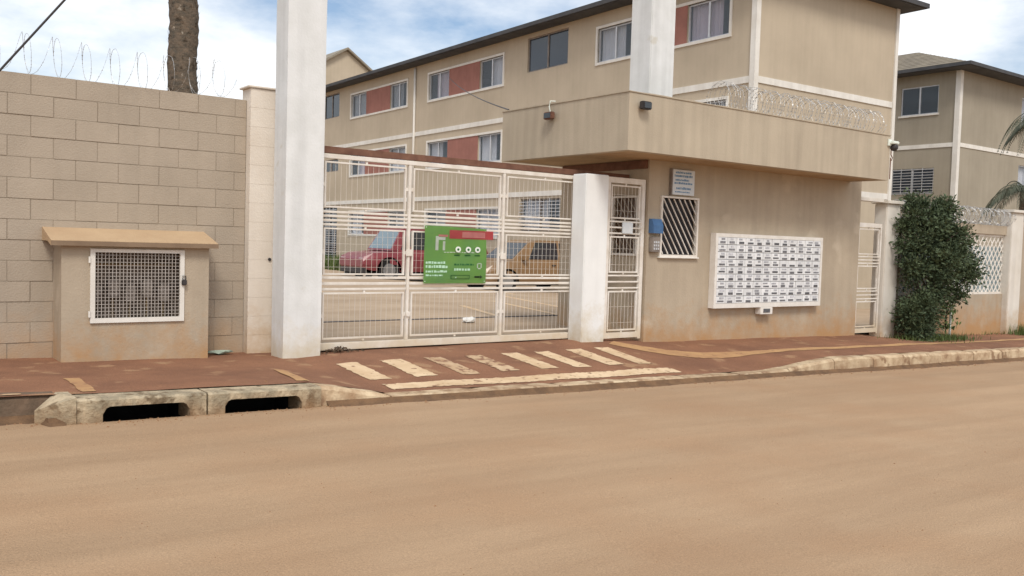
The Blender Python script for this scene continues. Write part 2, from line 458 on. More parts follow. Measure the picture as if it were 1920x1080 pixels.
pts = [(8.46, 9.05), (8.6, 8.84), (8.75, 8.66), (8.95, 8.46), (9.25, 8.31), (9.7, 8.22), (10.2, 8.12), (10.7, 8.05), (11.3, 8.02), (12.6, 8.05), (14.2, 8.1), (16.3, 8.22), (19, 8.3), (24, 8.35)]
def ribbon(pts, wfun, dz, sub=6):
    g = B(); P = []
    for i in range(len(pts) - 1):
        for k in range(sub):
            t = k / sub
            P.append((lerp(pts[i][0], pts[i+1][0], t), lerp(pts[i][1], pts[i+1][1], t)))
    P.append(pts[-1])
    prev = None
    for i, (x, y) in enumerate(P):
        a = P[max(0, i-2)]; b = P[min(len(P)-1, i+2)]
        d = Vector((b[0]-a[0], b[1]-a[1])).normalized(); nrm = Vector((-d.y, d.x))
        wd = wfun(x)
        row = []
        for q in (-.5, -.17, .17, .5):
            px, py = x + nrm.x * wd * q, y + nrm.y * wd * q
            px += random.gauss(0, .006) if abs(q) > .4 else 0; py += random.gauss(0, .008) if abs(q) > .4 else 0; row.append(g.bm.verts.new((px, py, SU(px, py) + dz)))
        if prev:
            for k in range(3): g.bm.faces.new((prev[k], row[k], row[k+1], prev[k+1]))
        prev = row
    return g
obj('guide_line', ribbon(pts, lambda x: interp(x, [8.4, 9.2, 10.5, 16, 24], [.30, .36, .18, .15, .15]), .005), M['ochre'], walk)
for a, b_ in (((1.60, 8.30), (1.57, 7.50)), ((3.47, 8.42), (3.33, 7.50))):
    obj('slab_edge_line', ribbon([a, (lerp(a[0], b_[0], .5), lerp(a[1], b_[1], .5)), b_], lambda x: .11, .005, 4), M['ochre'], walk)

# kerb: one stone a metre, lowered before the gate
kerb = thing('kerb', None, None)
x = 3.36
def kerb_stone(x0, x1, mat, y0=7.24, y1=7.42, dz=0.0):
    g = B(); n = 6
    sec = lambda X: [(y0 - .015, zr(X) - .12), (y0, kz(X) - .03 + dz), (y0 + .03, kz(X) + dz + .002), (y1, kz(X) + dz + .004), (y1, zr(X) - .12)]
    rows = []
    jit = random.uniform(-.006, .006); tl = random.uniform(-.004, .004)
    for i in range(n + 1):
        X = lerp(x0 + .006, x1 - .006, i / n)
        e = .008 if i in (0, n) else 0
        rows.append([g.bm.verts.new((X, y + jit + random.uniform(-.004, .004), z - e + tl * i / n + random.uniform(-.004, .003))) for y, z in sec(X)])
    for i in range(n):
        for k in range(4): g.bm.faces.new((rows[i][k], rows[i+1][k], rows[i+1][k+1], rows[i][k+1]))
    g.bm.faces.new(rows[0]); g.bm.faces.new(rows[-1][::-1])
    return obj('kerb_stone', g, mat, kerb)
xs = 3.36
while xs < 30:
    L = .72 if xs < 4 else (.95 + random.uniform(-.05, .08))
    kerb_stone(xs, xs + L, M['kerb'])
    xs += L
xs = 1.33
while xs > -6:
    kerb_stone(xs - .92, xs, M['kerbd'], 7.44, 7.6, .0)
    xs -= .92
# pale worn cap on the recessed kerb
g = B(); g.sheet(lambda x, y: (x, y, kz(x) + .007), -6, 1.1, 20, 7.46, 7.52, 1)
obj('kerb_cap_paint', g, M['paint2'], kerb)

# two storm drain inlets
def drain(x0, x1, ox0, ox1, label):
    t = thing('storm_drain', label, 'storm drain', (lerp(x0, x1, .5), 7.2, zr(lerp(x0, x1, .5))), group='kerb inlets')
    zt = lambda X: kz(min(X, 3.3)) - .010
    zb = lambda X: zr(X) - .05
    y0, y1 = 7.19, 7.48
    def solid(xa, xb, za, zb_, ya=y0, yb=y1, name='concrete_frame', m=M['drain']):
        g = B()
        n = max(2, int((xb - xa) / .025))
        rows = []
        for i in range(n + 1):
            X = lerp(xa, xb, i / n)
            j = lambda: random.uniform(-.005, .005)
            rows.append([g.bm.verts.new(p) for p in ((X, ya + j(), za(X)), (X, ya + j(), zb_(X) - .015), (X, ya + .02 + j(), zb_(X) + j()*.6), (X, yb, zb_(X)), (X, yb, za(X)))])
        for i in range(n):
            for k in range(5): g.bm.faces.new((rows[i][k], rows[i+1][k], rows[i+1][(k+1) % 5], rows[i][(k+1) % 5]))
        g.bm.faces.new(rows[0]); g.bm.faces.new(rows[-1][::-1])
        return obj(name, g, m, t)
    lint = lambda X: zr(X) + .097 - .06 * max(0, 1 - min(X - ox0, ox1 - X) / .05) ** 2
    solid(x0, ox0, zb, zt, name='side_block')
    solid(ox1, x1, zb, zt, name='side_block')
    solid(ox0 + .001, ox1 - .001, lint, zt, name='lintel_slab')
    g = B(); zf = zr(ox0)
    g.box(ox0 - .05, ox1 + .05, y0 + .02, 7.85, zf - .62, zf - .58)
    g.box(ox0 - .05, ox1 + .05, 7.81, 7.85, zf - .58, zf + .1)
    g.box(ox0 - .05, ox0 - .01, y0 + .02, 7.81, zf - .58, zf + .06); g.box(ox1 + .01, ox1 + .05, y0 + .02, 7.81, zf - .58, zf + .06)
    g.box(ox0 - .05, ox1 + .05, y0 + .022, y0 + .04, zf - .58, zf - .09)
    obj('drain_chamber', g, M['black'], t)
    return t
d1 = drain(1.42, 2.37, 1.60, 2.24, 'pale concrete kerb inlet with a black mouth, in front of the grilled cabinet')
d2 = drain(2.385, 3.355, 2.52, 3.18, 'pale concrete kerb inlet with a black mouth, next to the dropped kerb')
# splayed wing of the first inlet down to the dirty gutter
g = B()
p = [(1.415, 7.17), (1.415, 7.48), (1.33, 7.48), (1.16, 7.30)]
top = [(a, b, kz(a) + .008 - (.0 if a > 1.3 else .05 if a > 1.2 else .10)) for a, b in p]
bot = [(a, b, zr(a) - .1) for a, b in p]
vt = [g.bm.verts.new(q) for q in top]; vb = [g.bm.verts.new(q) for q in bot]
g.bm.faces.new(vt); g.bm.faces.new(vb[::-1])
for i in range(4): g.bm.faces.new((vb[i], vb[(i+1) % 4], vt[(i+1) % 4], vt[i]))
obj('splayed_wing', g, M['drain'], d1)

# gutter dirt: clods and pebbles along the kerb foot
g = B()
for _ in range(1500):
    X = random.uniform(.3, 20); Y = 7.2 - abs(random.gauss(0, .10))
    if X < 1.4: Y = 7.40 - abs(random.gauss(0, .14))
    r = random.uniform(.003, .012) * (1.5 if random.random() < .06 else 1)
    z = road_z(X, Y) + r * .3
    a = random.uniform(0, PI)
    q = [Vector((math.cos(a + k * 2 * PI / 4) * r * random.uniform(.7, 1.3), math.sin(a + k * 2 * PI / 4) * r * random.uniform(.7, 1.3), 0)) for k in range(4)]
    vs = [g.bm.verts.new((X + v.x, Y + v.y, z - r * .4)) for v in q]; tp = g.bm.verts.new((X, Y, z + r * .7))
    for k in range(4): g.bm.faces.new((vs[k], vs[(k+1) % 4], tp))
for _ in range(900):
    X = random.uniform(.2, 16); Y = random.uniform(1.5, 7.15)
    r = random.uniform(.002, .006) * (1.6 if random.random() < .05 else 1)
    z = road_z(X, Y); a = random.uniform(0, PI)
    vs = [g.bm.verts.new((X + math.cos(a + k * PI / 2) * r * random.uniform(.7, 1.3), Y + math.sin(a + k * PI / 2) * r * random.uniform(.7, 1.3), z - .001)) for k in range(4)]; tp = g.bm.verts.new((X, Y, z + r * .8))
    for k in range(4): g.bm.faces.new((vs[k], vs[(k+1) % 4], tp))
for _ in range(1400):
    X = random.uniform(.2, 19); Y = random.choice((random.uniform(7.5, 9.0), 9.0 - abs(random.gauss(0, .15)), 7.5 + abs(random.gauss(0, .1))))
    r = random.uniform(.003, .008) * (1.7 if random.random() < .05 else 1)
    z = SU(X, Y); a = random.uniform(0, PI)
    vs = [g.bm.verts.new((X + math.cos(a + k * PI / 2) * r * random.uniform(.7, 1.3), Y + math.sin(a + k * PI / 2) * r * random.uniform(.7, 1.3), z - .001)) for k in range(4)]; tp = g.bm.verts.new((X, Y, z + r * .8))
    for k in range(4): g.bm.faces.new((vs[k], vs[(k+1) % 4], tp))
obj('gutter_gravel', g, M['earth'], kind='stuff')
# a thin ridge of wet dirt along the kerb
g = B()
prev = None
for i in range(400):
    X = lerp(.2, 22, i / 399)
    if 1.40 < X < 3.37:
        prev = None; continue
    yo = 7.235 if X > 1.2 else 7.42
    wv = .05 + .05 * abs(math.sin(X * 2.3) * math.sin(X * 5.1 + 1)) + random.uniform(0, .02)
    row = [g.bm.verts.new((X, yo, zr(X) + .028)), g.bm.verts.new((X, yo - wv * .5, road_z(X, yo) + .018)), g.bm.verts.new((X, yo - wv - .04, road_z(X, yo - wv - .04) - .004))]
    if prev:
        for k in range(2): g.bm.faces.new((prev[k], row[k], row[k+1], prev[k+1]))
    prev = row
obj('gutter_dirt', g, pmat('gutter_dirt', (.20, .115, .06), (.12, .07, .04), s=6, bump=.6, bs=40, rough=1), kind='stuff')

court = thing('courtyard', None, None)
g = B(); g.sheet(lambda x, y: (x, y, zi(x, y)), 4.2, 60, 60, 9.46, 62, 60)
obj('courtyard_slab', g, M['court'], court)
for a, b_ in (((12.97, 17.8), (11.75, 14.0)), ((11.3, 15.8), (10.3, 12.3)), ((14.6, 20.6), (14.0, 18.6)), ((9.7, 14.6), (9.0, 12.4))):
    d = Vector((b_[0]-a[0], b_[1]-a[1])).normalized(); nn = Vector((-d.y, d.x)) * .06
    g = B(); g.face([(a[0]+nn.x, a[1]+nn.y, zi(*a)+.006), (a[0]-nn.x, a[1]-nn.y, zi(*a)+.006), (b_[0]-nn.x, b_[1]-nn.y, zi(*b_)+.006), (b_[0]+nn.x, b_[1]+nn.y, zi(*b_)+.006)])
    obj('parking_line', g, M['paint'], court)
g = B(); g.box(4.2, 12.6, 12.28, 12.40, zi(5, 12.3) - .05, zi(5, 12.3) + .006)
obj('drainage_slot', g, M['dark'], court)

# ------------------------------------------------------------------ block wall
wall = thing('block_wall', 'tall beige painted concrete block wall behind the grilled cabinet', 'wall', (1.0, 9.9, 0))
g = B(); g.box(-3.0, 3.66, 9.8985, 10.03, -.4, 2.795); obj('mortar_core', g, M['mortar'], wall)
blk = []
for v in range(4):
    g = B(); g.box(-.1982, .1982, -.006, .05, -.0982, .0982, .003)
    bmesh.ops.recalc_face_normals(g.bm, faces=g.bm.faces[:])
    me = bpy.data.meshes.new('block'); g.bm.to_mesh(me); g.bm.free(); me.materials.append(M['block']); blk.append(me)
cuts = {}
end_x = 3.66
for row in range(-1, 14):
    zc = .10 + .2 * row
    off = 1.931 if (13 - row) % 2 == 0 else 2.131
    n0 = int(math.floor((end_x - off) / .4))
    for k in range(-9, n0 + 1):
        xc = off + k * .4 + .2
        if xc < -1.2: continue
        if xc + .2 > end_x + .01:
            continue
        share('block', random.choice(blk), wall, (xc - 1.0 + random.uniform(-.0015, .0015), random.uniform(-.004, .003), zc + random.uniform(-.001, .001)))
    e0 = off + (n0 + 1) * .4
    if e0 > end_x + .01: e0 -= .4
    wd = round(end_x - e0, 3)
    if wd > .02:                                            # the cut block that closes the course
        if wd not in cuts:
            cb = B(); cb.box(-wd / 2 + .0018, wd / 2 - .0018, -.006, .05, -.0982, .0982, .003)
            bmesh.ops.recalc_face_normals(cb.bm, faces=cb.bm.faces[:])
            cuts[wd] = bpy.data.meshes.new('cut_block'); cb.bm.to_mesh(cuts[wd]); cb.bm.free(); cuts[wd].materials.append(M['block'])
        share('block', cuts[wd], wall, (e0 + wd / 2 - 1.0, 0, zc))

# pilaster of cream blocks and the tall white column
pil = thing('gate_pilaster', 'cream painted block pilaster between the beige block wall and the tall white column', 'pilaster', (3.9, 9.77, 0))
g = B(); g.box(3.663, 4.15, 9.782, 10.03, -.3, 2.92); obj('pilaster_core', g, M['cream'], pil)
for row in range(14):
    g = B(); g.box(3.66, 4.155, 9.77, 9.83, .0 + .2085 * row, .0 + .2085 * row + .2079, .0015)
    obj('block', g, M['cream'], pil)
g = B(); g.box(3.625, 4.155, 9.75, 10.04, 2.922, 2.945, .006); obj('pilaster_cap', g, M['cream'], pil)
g = B(); g.tube([(3.90, 9.773, 1.05), (3.90, 9.755, 1.05)], .018, 8); obj('bolt_hole', g, M['dark'], pil)

col1 = B()
n = 14
rows = []
for i in range(n + 1):
    z = lerp(-.25, 6.2, i / n)
    e = lambda: random.uniform(-.0015, .0015)
    k = 0
    rows.append([(3.838 - k * 2 + e(), 9.2 + e(), z), (4.272 + k * .6 + e(), 9.2 + e(), z), (4.272 + k * .6 + e(), 9.52, z), (3.838 - k * 2 + e(), 9.52, z)])
vr = [[col1.bm.verts.new(p) for p in r] for r in rows]
for i in range(n):
    for k in range(4): col1.bm.faces.new((vr[i][k], vr[i][(k+1) % 4], vr[i+1][(k+1) % 4], vr[i+1][k]))
col1.bm.faces.new(vr[-1])
bmesh.ops.bevel(col1.bm, geom=[e for e in col1.bm.edges if abs((e.verts[0].co - e.verts[1].co).z) > .1], offset=.012, segments=2, affect='EDGES')
tag(obj('gate_column', col1, M['white']), 'tall white square column rising beside the cream pilaster', 'column', 'white portico columns')
g = B(); g.box(9.26, 9.74, 9.3, 9.72, 3.0, 6.6, .012)
tag(obj('gate_column', g, M['white']), 'white column rising out of the guardhouse roof', 'column', 'white portico columns')

# ------------------------------------------------------------------ grilled meter cabinet
cab = thing('meter_cabinet', 'beige plastered cabinet with sloping ledge and white grille door against block wall', 'cabinet', (2.43, 9.5, 0))
x0, x1, yf, yb = 1.735, 3.138, 9.5, 9.893
wx0, wx1, wz0, wz1 = 2.00, 2.87, .425, 1.125
g = B()
g.box(x0, wx0 - .0, yf, yf + .10, -.15, 1.20)
g.box(wx1, x1, yf, yf + .10, -.15, 1.20)
g.box(wx0, wx1, yf, yf + .10, -.15, wz0)
g.box(wx0, wx1, yf, yf + .10, wz1, 1.20)
g.box(x0, x0 + .1, yf + .10, yb, -.15, 1.20)
g.box(x1 - .1, x1, yf + .10, yb, -.15, 1.20)
bmesh.ops.remove_doubles(g.bm, verts=g.bm.verts[:], dist=.0005)
obj('cabinet_body', g, M['plaster'], cab)
g = B(); g.box(x0 + .11, x1 - .11, yb - .02, yb - .004, .0, 1.19); g.box(x0 + .11, x1 - .11, yf + .11, yb - .025, .30, .33)
obj('cabinet_back', g, M['inside'], cab)
g = B(); g.prism([(9.42, 1.165), (9.42, 1.212), (9.892, 1.335), (9.892, 1.203), (9.60, 1.203), (9.45, 1.165)], 1.632, 3.205, 'x')
obj('ledge_slab', g, M['ledge'], cab)
g = B(); g.box(1.630, 3.207, 9.412, 9.4185, 1.163, 1.208); obj('ledge_front_strip', g, pmat('brown_ledge_edge', (.27, .19, .125), (.21, .145, .095), s=4), cab)  # darker brown strip over the front face of the ledge
door = B()
fy0, fy1 = yf - .022, yf + .012
door.box(wx0 - .012, wx0 + .032, fy0, fy1, wz0 - .012, wz1 + .012)
door.box(wx1 - .032, wx1 + .012, fy0, fy1, wz0 - .012, wz1 + .012)
door.box(wx0 + .032, wx1 - .032, fy0, fy1, wz0 - .012, wz0 + .034)
door.box(wx0 + .032, wx1 - .032, fy0, fy1, wz1 - .022, wz1 + .012)
dr = obj('grille_door', door, M['trim'], cab)
g = B()
k = wx0 + .06
while k < wx1 - .04:
    g.box(k - .0026, k + .0026, yf - .006, yf + .002, wz0 + .035, wz1 - .023); k += .0335
k = wz0 + .065
while k < wz1 - .03:
    g.box(wx0 + .033, wx1 - .033, yf + .003, yf + .007, k - .0024, k + .0024); k += .0345
obj('wire_mesh', g, pmat('dull_wire', (.52, .48, .44), (.40, .36, .32), s=9), dr, kind='stuff')
g = B(); g.box(wx1 - .02, wx1 + .03, fy0 - .03, fy0 - .002, .78, .84, .008); g.tube([(wx1 - .01, fy0 - .015, .84), (wx1 - .01, fy0 - .015, .875), (wx1 + .02, fy0 - .015, .875), (wx1 + .02, fy0 - .015, .84)], .006, 6)
obj('padlock', g, M['dark'], dr)
for zz in (.5, 1.03):
    g = B(); g.tube([(wx0 - .02, fy0 - .004, zz - .03), (wx0 - .02, fy0 - .004, zz + .03)], .011, 8); obj('hinge', g, M['trim'], dr)
for i in range(5):                                            # meters and pipework behind the grille
    xx = 2.08 + i * .165
    g = B(); g.box(xx - .05, xx + .05, 9.66, 9.78, .60 + .05 * (i % 2), .78 + .05 * (i % 2), .015); g.tube([(xx, 9.655, .70 + .05 * (i % 2)), (xx, 9.648, .70 + .05 * (i % 2))], .04, 12)
    obj('gas_meter', g, M['pipe'], cab)
    g = B(); g.tube([(xx, 9.72, .33), (xx, 9.72, .60 + .05 * (i % 2))], .012, 8); obj('riser_pipe', g, M['brass'], cab)
g = B(); g.tube([(2.0, 9.74, .98), (2.87, 9.74, .98)], .018, 8); obj('header_pipe', g, M['brass'], cab)

# ------------------------------------------------------------------ sliding gate
gate = thing('sliding_gate', 'long white barred sliding gate with green banner, under rusty overhead rail', 'gate', (6.3, 9.42, .04))
GY0, GY1 = 9.40, 9.445
GX0, GX1 = 4.29, 8.30
posts = [4.32, 5.471, 6.851, 8.20]
def bar(name, x0, x1, z0, z1, y0=GY0, y1=GY1, m=None, p=gate):
    g = B(); g.box(x0, x1, y0, y1, z0, z1, .004); return obj(name, g, m or M['gatew'], p)
bar('bottom_beam', GX0, GX1, .045, .125, 9.385, 9.46)
bar('top_beam', GX0, GX1, 2.195, 2.245)
for i, px in enumerate(posts):
    hw = .018 if i in (1, 2) else .03
    bar('post', px - hw, px + hw, .126, 2.194)
band = [(1.602, .022), (1.555, .022), (1.508, .022), (1.460, .022), (.862, .024), (.795, .026), (.732, .022)]
for i in range(3):
    xa = posts[i] + (.019 if i else .031); xb = posts[i+1] - (.019 if i < 2 else .031)
    for z, t in band:
        bar('rail', xa, xb, z - t * .62, z + t * .62, 9.408, 9.437)
    for (z0, z1) in ((1.65, 2.165), (.895, 1.425), (.165, .695)):
        fx0, fx1 = xa + .03, xb - .03
        g = B()
        tk = .018
        g.box(fx0, fx0 + tk, 9.406, 9.438, z0, z1); g.box(fx1 - tk, fx1, 9.406, 9.438, z0, z1)
        g.box(fx0 + tk, fx1 - tk, 9.406, 9.438, z0, z0 + tk); g.box(fx0 + tk, fx1 - tk, 9.406, 9.438, z1 - tk, z1)
        for zz in (lerp(z0, z1, .5),):
            g.box(xa, fx0, 9.412, 9.432, zz - .02, zz + .02); g.box(fx1, xb, 9.412, 9.432, zz - .02, zz + .02)
        xm = (fx0 + fx1) / 2
        g.box(xm - .012, xm + .012, 9.412, 9.432, z1, z1 + .026); g.box(xm - .012, xm + .012, 9.412, 9.432, z0 - .026, z0)
        fr = obj('panel_frame', g, M['gatew'], gate)
        g = B()
        k = fx0 + tk + .05
        while k < fx1 - tk - .02:
            g.box(k - .001, k + .001, 9.419, 9.423, z0 + tk, z1 - tk); k += .068
        k = z0 + tk + .07
        while z1 < 1.5 and z0 > .5 and k < z1 - tk - .03:
            g.box(fx0 + tk, fx1 - tk, 9.4245, 9.4285, k - .001, k + .001); k += .088
        obj('wire_mesh', g, M['gatew'], fr, kind='stuff')
g = B(); g.box(5.43, 5.515, 9.385, 9.399, 1.12, 1.20, .004); obj('lock_plate', g, M['gatew'], gate)
g = B(); g.box(6.81, 6.895, 9.385, 9.399, 1.10, 1.18, .004); obj('lock_plate', g, M['gatew'], gate)
g = B(); g.box(5.45, 5.50, 9.386, 9.399, .40, .46, .004); obj('lock_plate', g, M['gatew'], gate)
for xx in (4.7, 7.9):
    g = B(); g.tube([(xx, 9.405, .035), (xx, 9.44, .035)], .035, 14); obj('roller', g, M['dark'], gate)

g = B(); g.box(4.272, 9.09, 9.47, 9.53, 2.262, 2.335)
rail = tag(obj('overhead_rail', g, M['rust']), 'rusty brown steel beam spanning over the white gates', 'beam')

# green banner tied on the gate
bx0, bx1, bz0, bz1 = 5.665, 6.575, .80, 1.492
ban = thing('banner', 'green vinyl banner with red header and white print, tied to the sliding gate', 'banner', ((bx0+bx1)/2, 9.37, bz0))
wob = lambda x, z: 9.372 + .007 * math.sin(x * 9 + z * 3) + .005 * math.sin(z * 11 - x * 4)
def patch(name, m, x0, x1, z0, z1, dy=0.0, sh=0.0, nx=8, nz=6, p=None):
    g = B()
    top = lambda x: z1 - (.03 * max(0, (x - 6.0)) if sh else 0)
    A = [[g.bm.verts.new((lerp(x0, x1, i/nx), wob(lerp(x0, x1, i/nx), lerp(z0, top(lerp(x0, x1, i/nx)), j/nz)) - dy, lerp(z0, top(lerp(x0, x1, i/nx)), j/nz))) for j in range(nz+1)] for i in range(nx+1)]
    for i in range(nx):
        for j in range(nz): g.bm.faces.new((A[i][j], A[i+1][j], A[i+1][j+1], A[i][j+1]))
    bmesh.ops.solidify(g.bm, geom=g.bm.faces[:], thickness=.0012)
    return obj(name, g, m, p or ban)
patch('vinyl_sheet', M['green'], bx0, bx1, bz0, bz1 - .0, 0, 1, 16, 12)
hd = patch('red_header', M['red'], 6.02, 6.68, 1.345, 1.45, .004, 0)
patch('header_box', M['pink'], 6.20, 6.55, 1.362, 1.432, .008, 0, 4, 2, hd)
patch('header_pink_patch', M['pink'], 5.86, 6.0, 1.365, 1.39, .004, 0, 3, 1)  # pink printed patch beside the red header
for (a, b_, c, d) in ((5.82, 5.865, 1.20, 1.37), (5.93, 5.965, 1.20, 1.31), (5.865, 5.965, 1.325, 1.36)):
    patch('printed_mark', M['print'], a, b_, c, d, .004, 0, 2, 3)
for xx in (6.14, 6.29, 6.43):
    disc = lambda r, n=16: [(xx + r * 1.1 * math.cos(2 * PI * k / n), 1.215 + r * math.sin(2 * PI * k / n)) for k in range(n)]
    g = B(); g.prism(disc(.036), 9.350, 9.354, 'y'); ic = obj('round_icon', g, M['print'], ban)
    g = B(); g.prism(disc(.016, 8), 9.3475, 9.3495, 'y'); obj('icon_centre', g, M['dgreen'], ic)
    patch('caption_mark', M['dgreen'], xx - .04, xx + .04, 1.135, 1.15, .004, 0, 2, 1)
def text_lines(m, x0, x1, z, h, name='printed_line'):
    xx = x0
    g = B()
    while xx < x1:
        wd = random.uniform(.014, .05)
        zz = z + random.uniform(-.002, .002)
        y = wob(xx, zz) - .004
        g.box(xx, min(xx + wd, x1), y - .0008, y, zz, zz + h * random.uniform(.75, 1.0)); xx += wd + random.uniform(.006, .014)
    o = obj(name, g, m, ban); o['kind'] = 'stuff'
    return o
text_lines(M['mint'], 5.69, 5.98, 1.035, .03); text_lines(M['mint'], 5.69, 6.00, .985, .035); text_lines(M['mint'], 5.69, 5.99, .93, .028); text_lines(M['mint'], 5.69, 5.93, .885, .022)
text_lines(M['dgreen'], 6.10, 6.38, 1.02, .022); text_lines(M['mint'], 6.10, 6.33, .955, .03); text_lines(M['print'], 5.95, 6.4, 1.175, .006)
fr = patch('text_box', M['dgreen'], 6.05, 6.33, .85, .90, .003, 0, 4, 1)
patch('text_box_fill', M['green'], 6.06, 6.32, .857, .893, .006, 0, 4, 1, fr)
text_lines(M['mint'], 6.09, 6.29, .866, .017)
patch('arrow_mark', M['ink'], 6.40, 6.48, .868, .888, .004, 0, 2, 1)
g = B(); g.prism([(6.48, .858), (6.515, .878), (6.48, .898)], 9.355, 9.357, 'y'); obj('arrow_mark', g, M['ink'], ban)
for (a, b_, c, d) in ((6.43, 6.445, .99, 1.045), (6.485, 6.50, .99, 1.045), (6.445, 6.485, 1.04, 1.05), (6.445, 6.485, .975, .99)):
    patch('printed_mark', M['print'], a, b_, c, d, .004, 0, 1, 1)
for xx, zz in ((bx0 + .02, bz1 - .02), (bx1 - .02, bz1 - .05), (bx0 + .02, bz0 + .02), (bx1 - .02, bz0 + .02)):
    g = B(); g.tube([(xx, wob(xx, zz) - .003, zz), (xx, 9.40, zz + .02)], .006, 6); obj('tie', g, M['print'], ban)

# debris and litter at the gate
g = B()
for _ in range(140):
    a = random.uniform(0, 2*PI); r = abs(random.gauss(0, .09)); X = 4.56 + r * math.cos(a) * 1.5; Y = 9.32 + r * math.sin(a) * .6
    h = max(0, .06 - r * .35) * random.random()
    c = Vector((X, Y, S(X, min(Y, 9.6)) + h + .006)); d = Vector((random.gauss(0, 1), random.gauss(0, 1), random.gauss(0, .6))).normalized(); e = d.orthogonal().normalized()
    sz = random.uniform(.012, .03)
    g.face([c + d*sz, c + e*sz*.5, c - d*sz, c - e*sz*.5])
obj('leaf_debris', g, M['debris'], kind='stuff')
def crumple(name, label, cat, m, c, r, sq):
    bm = bmesh.new(); bmesh.ops.create_icosphere(bm, subdivisions=2, radius=1)
    b_ = B(); b_.bm.free(); b_.bm = bm
    for v in bm.verts:
        k = random.uniform(.6, 1.15)
        v.co = Vector((c[0] + v.co.x * r * k * sq[0], c[1] + v.co.y * r * k * sq[1], c[2] + (v.co.z * k + .8) * r * sq[2]))
    return tag(obj(name, b_, m), label, cat)
crumple('plastic_bag', 'small white crumpled plastic bag lying on the courtyard floor behind the gate', 'bag', M['litter'], (7.87, 11.62, zi(7.87, 11.62)), .11, (1.2, .8, .55))
crumple('plastic_scrap', 'flat pale green plastic scrap lying at the foot of the block wall beside the cabinet', 'litter', M['scrap'], (3.36, 9.76, gz(3.4)), .11, (1.3, .6, .28))

# ------------------------------------------------------------------ gate post, pedestrian gate
g = B(); g.box(7.965, 8.372, 9.10, 9.38, -.2, 2.262, .01)
tag(obj('gate_post', g, M['post']), 'short white square post between the sliding gate and the narrow gate by the guardhouse', 'post')

def ped_gate(label, X0, X1, Y, zb, zt, bands, plate, fw=.058, wires=True):
    t = thing('pedestrian_gate', label, 'gate', ((X0+X1)/2, Y, zb))
    def bx(name, x0, x1, z0, z1, y0=Y, y1=Y+.04, p=t, m=M['gatew']):
        g = B(); g.box(x0, x1, y0, y1, z0, z1, .003); return obj(name, g, m, p)
    g = B(); g.box(X0, X0 + fw, Y, Y + .05, zb, zt); g.box(X1 - fw, X1, Y, Y + .05, zb - .02, zt); g.box(X0 + fw, X1 - fw, Y, Y + .05, zt - .075, zt); g.box(X0 + fw, X1 - fw, Y, Y + .05, zb, zb + .075)
    obj('outer_frame', g, M['gatew'], t)
    xa, xb = X0 + fw, X1 - fw
    edges = [zb + .075] + [z for bnd in bands for z in bnd] + [zt - .075]
    for (lo, hi) in bands:
        for z in (lo + .015, (lo + hi) / 2, hi - .015):
            bx('rail', xa, xb, z - .011, z + .011, Y + .01, Y + .036)
    for i in range(0, len(edges), 2):
        z0, z1 = edges[i] + .025, edges[i+1] - .025
        a, b_ = xa + .025, xb - .025
        tk = .02
        g = B(); g.box(a, a + tk, Y + .01, Y + .036, z0, z1); g.box(b_ - tk, b_, Y + .01, Y + .036, z0, z1)
        g.box(a + tk, b_ - tk, Y + .01, Y + .036, z0, z0 + tk); g.box(a + tk, b_ - tk, Y + .01, Y + .036, z1 - tk, z1)
        xm = (a + b_) / 2
        g.box(xm - .01, xm + .01, Y + .015, Y + .03, z1, z1 + .024); g.box(xm - .01, xm + .01, Y + .015, Y + .03, z0 - .024, z0)
        f = obj('panel_frame', g, M['gatew'], t)
        if not wires: continue
        g = B()
        k = a + tk + .045
        while k < b_ - tk - .01:
            g.box(k - .0014, k + .0014, Y + .021, Y + .025, z0 + tk, z1 - tk); k += .066
        k = z0 + tk + .09
        while k < z1 - tk - .03:
            g.box(a + tk, b_ - tk, Y + .0265, Y + .030, k - .0012, k + .0012); k += .22
        obj('wire_mesh', g, M['gatew'], f, kind='stuff')
    if plate:
        bx('lock_plate', plate[0], plate[1], plate[2], plate[3], Y - .012, Y + .008, m=M['signw'])
    return t
ped_gate('narrow white barred gate with lock plate, between the white post and the guardhouse', 8.385, 9.098, 9.14, .05, 2.25, [(.725, .925), (1.475, 1.665)], (8.68, 8.87, 1.49, 1.64))
ped_gate('narrow white barred gate between the guardhouse and the fence pillar', 14.30, 15.06, 9.15, -.085, 1.855, [(.50, .665), (1.13, 1.275)], None, .042, False)

# ------------------------------------------------------------------ guardhouse
gh = thing('guardhouse', 'beige plastered guardhouse with deep flat roof fascia beside the gates', 'guardhouse', (11.6, 9.1, 0))
ZS = 2.53
# front wall with the lattice window opening and a side wall with another
def holed_wall(mapf, a0, a1, z0, z1, holes, depth):
    """front skin with reveals; mapf(a, d, z) -> xyz, d into the wall"""
    g = B()
    As = sorted({a0, a1, *[h[0] for h in holes], *[h[1] for h in holes]})
    Zs = sorted({z0, z1, *[h[2] for h in holes], *[h[3] for h in holes]})
    for i in range(len(As)-1):
        for j in range(len(Zs)-1):
            ca, cz = (As[i]+As[i+1])/2, (Zs[j]+Zs[j+1])/2
            if any(h[0] < ca < h[1] and h[2] < cz < h[3] for h in holes): continue
            g.face([mapf(As[i], 0, Zs[j]), mapf(As[i+1], 0, Zs[j]), mapf(As[i+1], 0, Zs[j+1]), mapf(As[i], 0, Zs[j+1])])
    for h in holes:
        c = [(h[0], h[2]), (h[1], h[2]), (h[1], h[3]), (h[0], h[3])]
        for k in range(4):
            p, q = c[k], c[(k+1) % 4]
            g.face([mapf(p[0], 0, p[1]), mapf(q[0], 0, q[1]), mapf(q[0], depth, q[1]), mapf(p[0], depth, p[1])])
    bmesh.ops.remove_doubles(g.bm, verts=g.bm.verts[:], dist=.0004)
    return g
fm = lambda a, d, z: (a, 9.1 + d, z)
